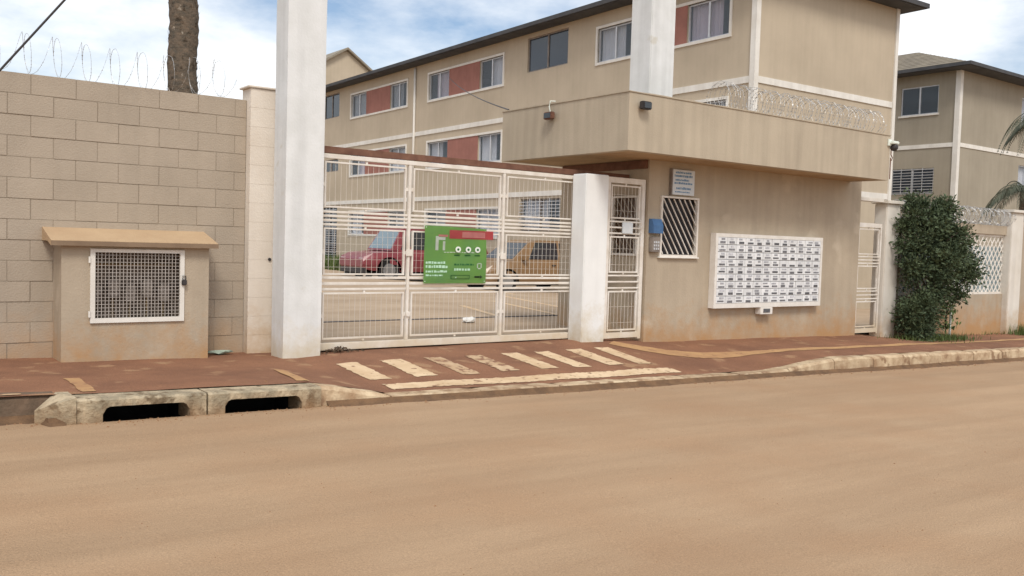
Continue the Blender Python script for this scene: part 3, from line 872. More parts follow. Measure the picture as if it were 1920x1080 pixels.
sm = lambda a, d, z: (9.12 + d, a, z)
g = holed_wall(fm, 9.12, 14.28, -.35, ZS + .05, [(9.37, 10.12, 1.20, 2.03)], .12)
g2 = holed_wall(sm, 9.1, 11.0, -.35, ZS + .05, [(9.29, 9.80, 1.20, 2.02)], .12)
g.merge(g2.bm); g2.bm.free()
g.face([(14.28, 9.1, -.35), (14.28, 11.0, -.35), (14.28, 11.0, ZS+.05), (14.28, 9.1, ZS+.05)])
g.face([(9.12, 11.0, -.35), (14.28, 11.0, -.35), (14.28, 11.0, ZS+.05), (9.12, 11.0, ZS+.05)])
bmesh.ops.remove_doubles(g.bm, verts=g.bm.verts[:], dist=.0004)
obj('wall', g, M['plaster'], gh, recalc=False)
# roof box: parapet fascia, soffit, deck
FX0, FX1, FY0, FY1, ZF = 8.02, 13.93, 8.40, 11.1, 3.275
g = B()
g.box(FX0, FX1, FY0, FY0 + .12, ZS, ZF - .02); g.box(FX0, FX0 + .12, FY0 + .12, FY1, ZS, ZF - .02)
g.box(FX1 - .12, FX1, FY0 + .12, FY1, ZS, ZF - .02); g.box(FX0 + .12, FX1 - .12, FY1 - .12, FY1, ZS, ZF - .02)
bmesh.ops.remove_doubles(g.bm, verts=g.bm.verts[:], dist=.0005)
obj('roof_fascia', g, M['fascia'], gh)
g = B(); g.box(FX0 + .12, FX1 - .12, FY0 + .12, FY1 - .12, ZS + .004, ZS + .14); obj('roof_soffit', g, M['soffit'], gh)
g = B()
for (a, b_, c, d) in ((FX0-.012, FX1+.012, FY0-.012, FY0+.13), (FX0-.012, FX0+.13, FY0+.131, FY1+.012), (FX1-.13, FX1+.012, FY0+.131, FY1+.012)):
    g.box(a, b_, c, d, ZF - .02, ZF, .004)
bmesh.ops.subdivide_edges(g.bm, edges=[e for e in g.bm.edges if e.calc_length() > 1.5], cuts=28)
for v in g.bm.verts:
    if v.co.z > ZF - .006: v.co.z += .006 * math.sin(v.co.x * 7 + v.co.y * 5) * math.sin(v.co.x * 2.3 + 1 + v.co.y * 3.1)
obj('parapet_coping', g, M['fascia'], gh)
g = B(); g.box(9.085, 9.118, 9.13, 10.95, 2.41, 2.526)  # dark strip standing in for the shade under the soffit, in the rail's brown
obj('soffit_shade_strip', g, M['rust'], gh)

def lattice_window(par, axis, a0, a1, z0, z1, base, slope, nb, wbar, cross=2, pane='dpane', bars='gatew'):
    """dark pane, white frame, diagonal bars; built in the wall plane 'base'"""
    mk = (lambda a, d, z: (a, base + d, z)) if axis == 'y' else (lambda a, d, z: (base + d, a, z))
    def bx(g, a, b_, d0, d1, z, zz):
        p, q = mk(a, d0, z), mk(b_, d1, zz)
        g.box(min(p[0], q[0]), max(p[0], q[0]), min(p[1], q[1]), max(p[1], q[1]), z, zz)
    g = B(); t = .017
    bx(g, a0 - .015, a0 + t, -.03, .02, z0 - .015, z1 + .015); bx(g, a1 - t, a1 + .015, -.03, .02, z0 - .015, z1 + .015)
    bx(g, a0 + t, a1 - t, -.03, .02, z0 - .015, z0 + t); bx(g, a0 + t, a1 - t, -.03, .02, z1 - t * .6, z1 + .015)
    wn = obj('lattice_window', g, M['gatew'], par)
    g = B(); bx(g, a0, a1, .06, .075, z0, z1); obj('pane', g, M[pane], wn)
    A0, A1, Z0, Z1 = a0 + t, a1 - t, z0 + t, z1 - t * .6
    W, Hh = A1 - A0, Z1 - Z0
    total = W * abs(slope) + Hh
    sl0 = slope
    for k in range(nb * cross):
        slope = sl0 if k < nb else -sl0
        wb = wbar if k < nb else wbar * .28
        c = (k % nb + .5) / nb * total
        # line z = Zs + slope*(a-A0); slope<0 falls to the high-a side
        zs = (Z0 + c) if slope < 0 else (Z1 - c)
        pts = []
        for a in [A0 + W * q / 60 for q in range(61)]:
            z = zs + slope * (a - A0)
            if Z0 <= z <= Z1: pts.append((a, z))
        if len(pts) < 3: continue
        (aa, za), (ab, zb) = pts[0], pts[-1]
        d = Vector((ab - aa, zb - za)).normalized(); nn = Vector((-d.y, d.x)) * wb / 2; dd = 0 if k < nb else .017
        g = B()
        q = [(aa + nn.x, za + nn.y), (ab + nn.x, zb + nn.y), (ab - nn.x, zb - nn.y), (aa - nn.x, za - nn.y)]
        q = [(min(max(a, A0), A1), min(max(z, Z0), Z1)) for a, z in q]
        f0 = [g.bm.verts.new(mk(a, -.012 + dd, z)) for a, z in q]; f1 = [g.bm.verts.new(mk(a, .004 + dd, z)) for a, z in q]
        g.bm.faces.new(f0); g.bm.faces.new(f1[::-1])
        for i in range(4): g.bm.faces.new((f0[i], f1[i], f1[(i+1) % 4], f0[(i+1) % 4]))
        obj('diagonal_bar', g, M[bars], wn)
    return wn
lattice_window(gh, 'y', 9.37, 10.12, 1.20, 2.03, 9.1, -1.4, 12, .0135, 1)
g = B(); g.box(9.33, 10.16, 9.055, 9.098, 1.165, 1.185, .004); obj('window_sill', g, M['trim'], gh)
lattice_window(gh, 'x', 9.29, 9.80, 1.20, 2.02, 9.12, 1.25, 9, .014, 1, 'bpane', 'mortar')

# mailboxes: twelve columns, nine rows
mb = thing('mailbox_panel', 'large white bank of mailboxes in nine rows on the guardhouse front', 'mailboxes', (11.75, 9.0, .435))
MX0, MX1, MZ0, MZ1 = 10.44, 13.075, .435, 1.553
g = B(); t = .05
g.box(MX0, MX0 + t, 8.99, 9.097, MZ0, MZ1); g.box(MX1 - t, MX1, 8.99, 9.097, MZ0, MZ1)
g.box(MX0 + t, MX1 - t, 8.99, 9.097, MZ0, MZ0 + .07); g.box(MX0 + t, MX1 - t, 8.99, 9.097, MZ1 - .055, MZ1)
obj('panel_frame', g, M['mailf'], mb)
g = B(); g.box(MX0 + t, MX1 - t, 9.03, 9.095, MZ0 + .07, MZ1 - .055); obj('panel_back', g, M['pipe'], mb)
cw = (MX1 - MX0 - 2 * t) / 12; ch = (MZ1 - MZ0 - .125) / 9
def mesh_of(name, b_, m):
    bmesh.ops.recalc_face_normals(b_.bm, faces=b_.bm.faces[:])
    me = bpy.data.meshes.new(name); b_.bm.to_mesh(me); b_.bm.free(); me.materials.append(m); return me
dme = mesh_of('mailbox_door', B().box(-cw/2 + .0035, cw/2 - .0035, -.012, .012, -ch/2 + .0035, ch/2 - .0035, .003), M['mail'])
slots = [mesh_of('letter_slot', B().box(-a, a, -.004, .002, -h, h), M['slot']) for a, h in ((.066, .014), (.058, .017), (.070, .012), (.052, .018))]
tags = [mesh_of('number_plate', B().box(-a, a, -.003, .002, -h, h), M['tagm']) for a, h in ((.04, .014), (.055, .012), (.05, .017), (.03, .014))]
rm = random.Random(3)
for r in range(9):
    for c in range(12):
        xx = MX0 + t + (c + .5) * cw - 11.75; zz = MZ1 - .055 - (r + .5) * ch - .435
        d = share('mailbox_door', dme, mb, (xx, .005 + rm.uniform(-.003, .003), zz))
        share('letter_slot', rm.choice(slots), d, (rm.uniform(-.006, .006), -.011, -.022 + rm.uniform(-.006, .006)))
        if rm.random() < .92:
            share('number_plate', rm.choice(tags), d, (rm.uniform(-.03, .03), -.011, .024 + rm.uniform(-.004, .004)))
lb = thing('letter_box', 'small white letter box under the large bank of mailboxes', 'letter box', (11.68, 9.0, .32))
g = B(); g.box(11.535, 11.83, 8.985, 9.097, .322, .432, .006); obj('box_body', g, M['mailf'], lb)
g = B(); g.box(11.60, 11.76, 8.978, 8.984, .35, .41); obj('letter_slot', g, M['slot'], lb)

# sign over the lattice window
sg = thing('notice_sign', 'white sign with blue print above the diagonal lattice window', 'sign', (9.77, 9.05, 2.07))
g = B(); g.box(9.545, 10.00, 9.055, 9.078, 2.072, 2.43, .003); obj('sign_board', g, M['signw'], sg)
g = B(); g.box(9.52, 9.543, 9.05, 9.097, 2.06, 2.44); obj('sign_bracket', g, M['pipe'], sg)
for i, (z, h, a, b_) in enumerate(((2.375, .03, 9.60, 9.93), (2.325, .035, 9.58, 9.95), (2.27, .03, 9.60, 9.88), (2.225, .03, 9.58, 9.95), (2.15, .035, 9.62, 9.92), (2.105, .02, 9.60, 9.90))):
    g = B(); xx = a
    while xx < b_:
        wd = random.uniform(.012, .04); g.box(xx, min(xx + wd, b_), 9.0525, 9.0545, z, z + h * random.uniform(.7, 1)); xx += wd + random.uniform(.005, .012)
    obj('printed_line', g, M['blueink'], sg, kind='stuff')
# blue intercom hood and keypad beside the window
ic = thing('intercom', 'blue intercom hood over a dark keypad at the guardhouse corner', 'intercom', (9.25, 9.08, 1.24))
g = B(); g.prism([(9.0, 1.51), (9.0, 1.62), (9.04, 1.71), (9.098, 1.71), (9.098, 1.51)], 9.145, 9.335, 'x'); obj('hood', g, M['blue'], ic)
g = B(); g.box(9.155, 9.325, 9.03, 9.098, 1.245, 1.46, .008); bx = obj('keypad_box', g, M['pipe'], ic)
for i in range(3):
    for j in range(3):
        g = B(); g.box(9.185 + i * .04, 9.21 + i * .04, 9.022, 9.029, 1.28 + j * .045, 1.31 + j * .045); obj('button', g, M['alu'], bx)

# lamps and cameras on the fascia
def flood(label, p, axis):
    t = thing('floodlight', label, 'floodlight', p)
    x, y, z = p
    g = B()
    if axis == 'x':
        g.box(x - .10, x - .03, y - .09, y + .09, z - .05, z + .05, .012)
    else:
        g.box(x - .08, x + .08, y - .11, y - .03, z - .05, z + .05, .012)
    obj('lamp_housing', g, M['dark'] if axis == 'y' else M['rust'], t)
    g = B()
    if axis == 'x': g.box(x - .03, x - .002, y - .02, y + .02, z - .03, z + .06)
    else: g.box(x - .02, x + .02, y - .03, y - .002, z - .03, z + .06)
    obj('bracket', g, M['dark'], t)
    g = B()
    if axis == 'x': g.box(x - .106, x - .101, y - .07, y + .07, z - .035, z + .035)
    else: g.box(x - .06, x + .06, y - .116, y - .111, z - .035, z + .035)
    obj('lens', g, M['carglass'], t)
    return t
fl = flood('small brown floodlight with white cable on the fascia side over the sliding gate', (8.02, 9.92, 3.09), 'x')
g = B(); g.tube([(8.0, 9.95, 3.14), (7.985, 9.96, 3.22), (8.0, 9.96, 3.30), (8.1, 9.97, 3.31)], .008, 5); obj('cable', g, M['print'], fl)
flood('small black floodlight near the fascia corner of the guardhouse', (8.24, 8.40, 3.10), 'y')
sc = thing('security_camera', 'white dome security camera at the far fascia end with dark cable', 'camera', (13.94, 8.4, 3.12))
g = B(); g.box(13.88, 14.05, 8.30, 8.45, 3.12, 3.17, .012); g.box(13.85, 13.93, 8.37, 8.399, 3.09, 3.20, .006); obj('mount_arm', g, M['print'], sc)
bm = bmesh.new(); bmesh.ops.create_uvsphere(bm, u_segments=14, v_segments=10, radius=.065)
b_ = B(); b_.bm.free(); b_.bm = bm
for v in bm.verts: v.co += Vector((13.99, 8.36, 3.075))
obj('dome', b_, M['dark'], sc, smooth=True)
g = B(); g.tube([(13.95, 8.385, 3.08), (13.95, 8.385, 2.95), (14.0, 8.385, 2.90), (13.97, 8.385, 2.86), (13.945, 8.385, 2.9), (13.945, 8.385, 2.55)], .009, 6); obj('cable', g, M['rust'], sc)

# ------------------------------------------------------------------ razor wire coils
def razor(label, pts, rad, turns, wr=.0035, blade=.018, dens=14, squash=1.0):
    g = B()
    n = int(turns * dens)
    P = [Vector(p) for p in pts]
    lens = [(P[i+1]-P[i]).length for i in range(len(P)-1)]; T = sum(lens)
    def at(s):
        for i, l in enumerate(lens):
            if s <= l or i == len(lens)-1:
                d = (P[i+1]-P[i]).normalized(); return P[i] + d * s, d
            s -= l
    path = []
    for i in range(n + 1):
        s = i / n * T
        c, d = at(s)
        sd = d.cross(Vector((0, 0, 1))).normalized()
        a = 2 * PI * i / dens
        rr = rad * (1 + .10 * math.sin(i * .37) + random.uniform(-.04, .04))
        lean = .35 * rad * math.sin(a * .5)
        path.append(c + Vector((0, 0, rad * squash)) + sd * rr * math.cos(a) + Vector((0, 0, rr * squash * math.sin(a))) + d * lean)
    g.tube(path, wr, 4)
    for i in range(0, n):
        p = path[i]; q = path[i+1]; d = (q - p).normalized(); e = d.orthogonal().normalized()
        for k in (.25, .75):
            c = p.lerp(q, k)
            ang = random.uniform(0, 2*PI); ee = Matrix.Rotation(ang, 3, d) @ e
            g.face([c + ee * blade, c + d * blade * .6, c - ee * blade, c - d * blade * .6])
    return tag(obj('razor_wire', g, M['wire'], recalc=False), label, 'razor wire', 'razor wire coils')
razor('razor wire coil with open loops on top of the beige block wall', [(-1.0, 9.96, 2.80), (3.5, 9.96, 2.80)], .19, 34, .0017, .007, 16)
razor('dense razor wire coil along the guardhouse roof edge', [(9.9, 8.62, 3.24), (13.85, 8.62, 3.24)], .205, 56, .0028, .014, 12)
razor('razor wire coil over the lattice fence and its beam', [(15.6, 9.25, 1.985), (20.0, 9.25, 1.985)], .165, 62, .0035, .016, 12)

# ------------------------------------------------------------------ boundary pillars, cap beam, lattice fence
FY = 9.1
def pillar(label, x0, x1, z0, z1):
    t = thing('fence_pillar', label, 'pillar', ((x0+x1)/2, FY, z0), group='white fence pillars')
    g = B(); g.box(x0, x1, FY, FY + .24, z0 - .2, z1, .012); obj('shaft', g, M['pillar'], t)
    g = B(); g.box(x0 - .05, x1 + .05, FY - .05, FY + .29, z1 + .001, z1 + .06, .008); obj('cap', g, M['pillar'], t)
pillar('white pillar between the narrow gate and the leafy tree', 15.10, 15.54, -.2, 2.22)
pillar('white pillar past the diamond lattice fence', 19.83, 20.36, -.28, 2.27)
g = B(); g.box(14.29, 15.04, 9.12, 9.24, 2.235, 2.30, .005)
tag(obj('gate_lintel', g, M['pillar']), 'slim white beam from guardhouse to pillar above the narrow gate', 'beam')
fe = thing('lattice_fence', 'low beige wall carrying a white diamond lattice panel between pillars', 'fence', (17.7, 9.25, -.25))
g = B(); g.box(15.55, 20.2, 9.22, 9.42, -.6, .55); obj('low_wall', g, M['plaster'], fe)
g = B(); g.box(15.55, 20.2, 9.20, 9.44, 1.795, 1.98); obj('top_beam', g, M['plaster'], fe)
for a, b_ in ((15.56, 15.84), (20.0, 20.2)):
    g = B(); g.box(a, b_, 9.24, 9.40, .552, 1.793); obj('end_pier', g, M['plaster'], fe)
g = B()
g.box(15.845, 15.885, 9.245, 9.285, .553, 1.792); g.box(19.955, 19.995, 9.245, 9.285, .553, 1.792); g.box(15.885, 19.955, 9.245, 9.285, .553, .60); g.box(15.885, 19.955, 9.245, 9.285, 1.745, 1.792)
g.box(17.70, 17.74, 9.247, 9.283, .60, 1.745)
lf = obj('lattice_frame', g, M['gatew'], fe)
def diag(g, sgn, y0):
    A0, A1, Z0, Z1 = 15.885, 19.955, .60, 1.745
    st = .165; hw = .017
    k = A0 - (Z1 - Z0)
    while k < A1 + (Z1 - Z0):
        # a = k + s*(z-Z0)
        pts = []
        for q in range(25):
            z = lerp(Z0, Z1, q/24); a = k + sgn * (z - Z0)
            if A0 <= a <= A1: pts.append((a, z))
        if len(pts) >= 2:
            (a0, z0), (a1, z1) = pts[0], pts[-1]
            f0 = [(a0 - hw, z0), (a0 + hw, z0), (a1 + hw, z1), (a1 - hw, z1)]
            v0 = [g.bm.verts.new((a, y0, z)) for a, z in f0]; v1 = [g.bm.verts.new((a, y0 + .008, z)) for a, z in f0]
            g.bm.faces.new(v0); g.bm.faces.new(v1[::-1])
            for i in range(4): g.bm.faces.new((v0[i], v1[i], v1[(i+1) % 4], v0[(i+1) % 4]))
        k += st
g = B(); diag(g, .82, 9.255); diag(g, -.82, 9.264); obj('diamond_lattice', g, M['gatew'], lf, kind='stuff')
g = B(); g.box(15.885, 19.955, 9.30, 9.305, .60, 1.54); obj('backing_sheet', g, M['sheet'], fe)
# wall beyond the last pillar
g = B(); g.box(20.37, 27, 9.18, 9.40, -.9, 2.1)
tag(obj('boundary_wall', g, M['plaster']), 'plain beige wall running on beyond the last white pillar', 'wall')

# ------------------------------------------------------------------ apartment blocks
def facade_map(axis):
    return (lambda a, d, z: (d, a, z)) if axis == 'A' else (lambda a, d, z: (a, d, z))
def fbox(g, mp, a0, a1, d0, d1, z0, z1):
    p, q = mp(a0, d0, z0), mp(a1, d1, z1)
    g.box(min(p[0], q[0]), max(p[0], q[0]), min(p[1], q[1]), max(p[1], q[1]), z0, z1)
rw = random.Random(11)
def window(par, mp, a0, a1, z0, z1, dark=False, frame=None, grille=False, curtain=True):
    g = B(); t = .045; d0, d1 = .05, .10
    fbox(g, mp, a0, a0 + t, d0, d1, z0, z1); fbox(g, mp, a1 - t, a1, d0, d1, z0, z1)
    fbox(g, mp, a0 + t, a1 - t, d0, d1, z0, z0 + t); fbox(g, mp, a0 + t, a1 - t, d0, d1, z1 - t, z1)
    am = (a0 + a1) / 2
    fbox(g, mp, am - .03, am + .03, d0 - .01, d1, z0 + t, z1 - t)
    wn = obj('window', g, frame or M['alu'], par, local=True)
    for a, b_ in ((a0 + t, am - .03), (am + .03, a1 - t)):
        g = B(); fbox(g, mp, a, b_, .07, .078, z0 + t, z1 - t)
        obj('pane', g, M['dglass'] if dark else M['glass'], wn, local=True)
    if curtain and not dark:
        cm = rw.choice([M['curt'], M['curt'], M['curt2'], M['curt3']])
        lo, hi = a0 + .02, a1 - .02
        if rw.random() < .6:
            if rw.random() < .5: hi = lerp(lo, hi, rw.uniform(.5, .8))
            else: lo = lerp(lo, hi, rw.uniform(.2, .45))
        g = B(); n = 26
        prev = None
        for i in range(n + 1):
            a = lerp(lo, hi, i / n); d = .20 + .03 * math.sin(i * 1.9) + rw.uniform(-.008, .008)
            row = [g.bm.verts.new(mp(a, d, z0 + .01)), g.bm.verts.new(mp(a, d, z1 - .01))]
            if prev: g.bm.faces.new((prev[0], row[0], row[1], prev[1]))
            prev = row
        obj('curtain', g, cm, wn, local=True)
    if grille:
        k = z0 + .07
        while k < z1:
            g = B(); fbox(g, mp, a0 - .03, a1 + .03, -.05, -.03, k - .010, k + .010); obj('grille_bar', g, M['alu'], wn, local=True); k += .115
        for a in (lerp(a0, a1, .25), am, lerp(a0, a1, .75)):
            g = B(); fbox(g, mp, a - .012, a + .012, -.029, -.012, z0, z1); obj('grille_bar', g, M['alu'], wn, local=True)
    return wn

def group_opening(a0, a1, z0, z1): return [(a0 + .08, a0 + 1.62, z0 + .08, z1 - .08), (a1 - 1.66, a1 - .08, z0 + .08, z1 - .08)]
def window_group(par, mp, a0, a1, z0, z1):
    """two windows and the salmon panel between them inside one white surround"""
    g = B(); t = .08; pr = -.035
    fbox(g, mp, a0, a0 + t, pr, .05, z0, z1); fbox(g, mp, a1 - t, a1, pr, .05, z0, z1)
    fbox(g, mp, a0 + t, a1 - t, pr, .05, z0, z0 + t); fbox(g, mp, a0 + t, a1 - t, pr, .05, z1 - t, z1)
    obj('window_surround', g, M['trim'], par, local=True)
    (p0, p1, _, _), (q0, q1, _, _) = group_opening(a0, a1, z0, z1)
    g = B(); fbox(g, mp, p1 + .003, q0 - .003, -.012, .04, z0 + t, z1 - t); obj('salmon_panel', g, M['salmon'], par, local=True)
    window(par, mp, p0, p1, z0 + t, z1 - t); window(par, mp, q0, q1, z0 + t, z1 - t)

apt = thing('apartment_building', 'long three storey beige apartment block with salmon panels and white bands behind the gate', 'building', (18.9, 15.25, 0), -math.radians(1.6))
mpA, mpB = facade_map('A'), facade_map('B')
LEN, WID, TOP = 40.0, 6.2, 8.62
groups = []
for a0, a1 in ((.8, 6.3), (11.33, 16.8), (18.48, 24.1), (29.0, 34.6)):
    for z0, z1 in ((1.45, 2.62), (4.18, 5.36), (6.9, 8.1)):
        groups.append((a0, a1, z0, z1))
stairs = []
for a0, a1 in ((7.72, 9.95), (25.4, 27.2)):
    stairs += [(a0, a1, 4.55, 5.15), (a0, a1, 7.18, 8.35)]
gfh = [(7.85, 10.1, 1.75, 2.85), (25.42, 27.1, .2, 2.8)]
holes = [h for g_ in groups for h in group_opening(*g_)] + stairs + gfh
g = holed_wall(mpA, 0, LEN, -1.0, TOP, holes, .14)
obj('wall', g, M['facade'], apt, local=True, recalc=False)
bw = [(1.6, 3.0, 4.2, 5.3), (1.6, 3.0, 1.5, 2.6)]
g = holed_wall(mpB, 0, WID, -1.0, TOP, [], .14)
g.face([(WID, 0, -1), (WID, LEN, -1), (WID, LEN, TOP), (WID, 0, TOP)]); g.face([(0, LEN, -1), (WID, LEN, -1), (WID, LEN, TOP), (0, LEN, TOP)])
obj('wall', g, M['facade'], apt, local=True, recalc=False)
g = B()
for z in (-.2, 2.9, 5.6, 8.45): g.box(.2, WID - .02, .2, LEN - .02, z, z + .08)
for a in (10.6, 17.6, 28.2): g.box(.2, WID - .02, a, a + .1, -.1, 8.4)
obj('floor_slab', g, M['curt3'], apt, local=True)
for g_ in groups: window_group(apt, mpA, *g_)
for a0, a1, z0, z1 in stairs: window(apt, mpA, a0, a1, z0, z1, dark=True, frame=M['pipe'])
window(apt, mpA, *gfh[0], dark=False, frame=M['pipe'], grille=True)
window(apt, mpA, *gfh[1], dark=True, frame=M['dark'], grille=True)
for z in (5.62, 2.93):
    g = B(); fbox(g, mpA, .13, LEN, -.03, .0, z, z + .17); obj('string_course', g, M['trim'], apt, local=True)
    g = B(); fbox(g, mpB, .13, WID - .12, -.03, .0, z, z + .17); obj('string_course', g, M['trim'], apt, local=True)
g = B(); g.box(-.045, .12, -.045, .12, -.8, TOP - .1); obj('corner_strip', g, M['trim'], apt, local=True)
g = B(); g.box(WID - .11, WID + .03, -.045, .05, -.8, TOP - .1); obj('corner_strip', g, M['trim'], apt, local=True)
g = B(); g.tube([(-.05, 17.82, 8.45), (-.05, 17.82, 2.2)], .05, 8); obj('downpipe', g, M['trim'], apt, local=True, smooth=True)
g = B(); g.tube([(-.05, 28.2, 8.45), (-.05, 28.2, .2)], .05, 8); obj('downpipe', g, M['trim'], apt, local=True, smooth=True)
ov = .55
def hip_roof(par, w, l, z, ov, rise, y_first=True):
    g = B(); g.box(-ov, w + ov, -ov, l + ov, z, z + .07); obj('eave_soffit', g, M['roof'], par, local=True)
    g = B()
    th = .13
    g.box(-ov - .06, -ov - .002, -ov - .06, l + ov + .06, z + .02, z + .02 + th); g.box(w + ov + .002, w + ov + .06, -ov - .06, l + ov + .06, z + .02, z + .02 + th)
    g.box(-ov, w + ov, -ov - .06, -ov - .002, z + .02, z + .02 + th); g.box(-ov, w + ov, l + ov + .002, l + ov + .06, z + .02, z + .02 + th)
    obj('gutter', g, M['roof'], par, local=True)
    h = w / 2 + ov
    a = [(-ov, -ov), (w + ov, -ov), (w + ov, l + ov), (-ov, l + ov)]
    r0, r1 = (w / 2, -ov + h, z + .09 + rise), (w / 2, l + ov - h, z + .09 + rise)
    v = [(p[0], p[1], z + .09) for p in a]
    g = B()
    # stepped courses on each slope so the tiles have an edge
    def slope(e0, e1, t0, t1, n):
        e0, e1, t0, t1 = map(Vector, (e0, e1, t0, t1))
        for i in range(n):
            f0, f1 = i / n, (i + 1) / n
            lift = Vector((0, 0, .035))
            p0, p1 = e0.lerp(t0, f0) + lift, e1.lerp(t1, f0) + lift
            q0, q1 = e0.lerp(t0, f1), e1.lerp(t1, f1)
            g.face([p0, p1, q1, q0]); g.face([e0.lerp(t0, f0), e1.lerp(t1, f0), p1, p0])
    nn = max(6, int(h / .4))
    slope(v[0], v[1], r0, r0, nn); slope(v[1], v[2], r0, r1, nn); slope(v[2], v[3], r1, r1, nn); slope(v[3], v[0], r1, r0, nn)
    obj('tiled_roof', g, M['tile'], par, local=True, recalc=False)
hip_roof(apt, WID, LEN, 8.50, ov, 1.25)

apt2 = thing('apartment_building', 'beige apartment block with dark eaves and grilled windows behind the leafy tree', 'building', (35.4, 18.5, 0))
W2, L2 = 9.0, 12.0
h2 = [(.85, 2.45, 7.02, 8.16), (.9, 2.72, 3.80, 4.85), (6.0, 8.0, 7.02, 8.16), (6.0, 8.0, 3.8, 4.85)]
h2f = [(5.2, 6.8, 7.02, 8.16), (5.2, 6.8, 4.2, 5.3)]
g = holed_wall(mpA, 0, L2, -1.6, 8.72, h2, .14); obj('wall', g, M['facade2'], apt2, local=True, recalc=False)
g = holed_wall(mpB, 0, W2, -1.6, 8.72, h2f, .14)
g.face([(W2, 0, -1), (W2, L2, -1), (W2, L2, 8.72), (W2, 0, 8.72)]); g.face([(0, L2, -1), (W2, L2, -1), (W2, L2, 8.72), (0, L2, 8.72)])
obj('wall', g, M['facade2'], apt2, local=True, recalc=False)
g = B()
for z in (-.2, 2.9, 5.6, 8.5): g.box(.2, W2 - .02, .2, L2 - .02, z, z + .08)
obj('floor_slab', g, M['curt3'], apt2, local=True)
window(apt2, mpA, *h2[0], frame=M['alu'], curtain=False); window(apt2, mpA, *h2[1], dark=True, grille=True)
window(apt2, mpA, *h2[2]); window(apt2, mpA, *h2[3], dark=True, grille=True)
for h in h2f: window(apt2, mpB, *h)
g = B(); fbox(g, mpA, .15, L2, -.03, 0, 5.64, 5.80); obj('string_course', g, M['trim'], apt2, local=True)
g = B(); fbox(g, mpB, .15, W2, -.03, 0, 5.64, 5.80); obj('string_course', g, M['trim'], apt2, local=True)
g = B(); g.box(-.05, .15, -.05, .15, -1, 8.6); obj('corner_strip', g, M['trim'], apt2, local=True)
g = B(); fbox(g, mpA, h2[0][0] - .06, h2[0][1] + .06, -.06, .05, 6.95, 7.02); obj('window_sill', g, M['trim'], apt2, local=True)
hip_roof(apt2, W2, L2, 8.62, .7, 1.9)

apt3 = thing('apartment_building', 'plain beige gable end of another block showing above the far eave', 'building', (27.6, 60, 0))
g = B(); g.prism([(0, -3), (3.6, -3), (3.6, 13.5), (1.8, 14.7), (0, 13.6)], 0, 3, 'y'); obj('wall', g, M['facade'], apt3, local=True)
g = B(); g.prism([(3.95, 13.28), (1.8, 14.73), (1.8, 14.88), (4.0, 13.4)], -.3, 3.3, 'y'); obj('roof_edge', g, M['tile'], apt3, local=True)
g = B(); g.prism([(-.2, 13.5), (1.8, 14.73), (1.8, 14.88), (-.2, 13.65)], -.3, 3.3, 'y'); obj('roof_edge', g, M['tile'], apt3, local=True)

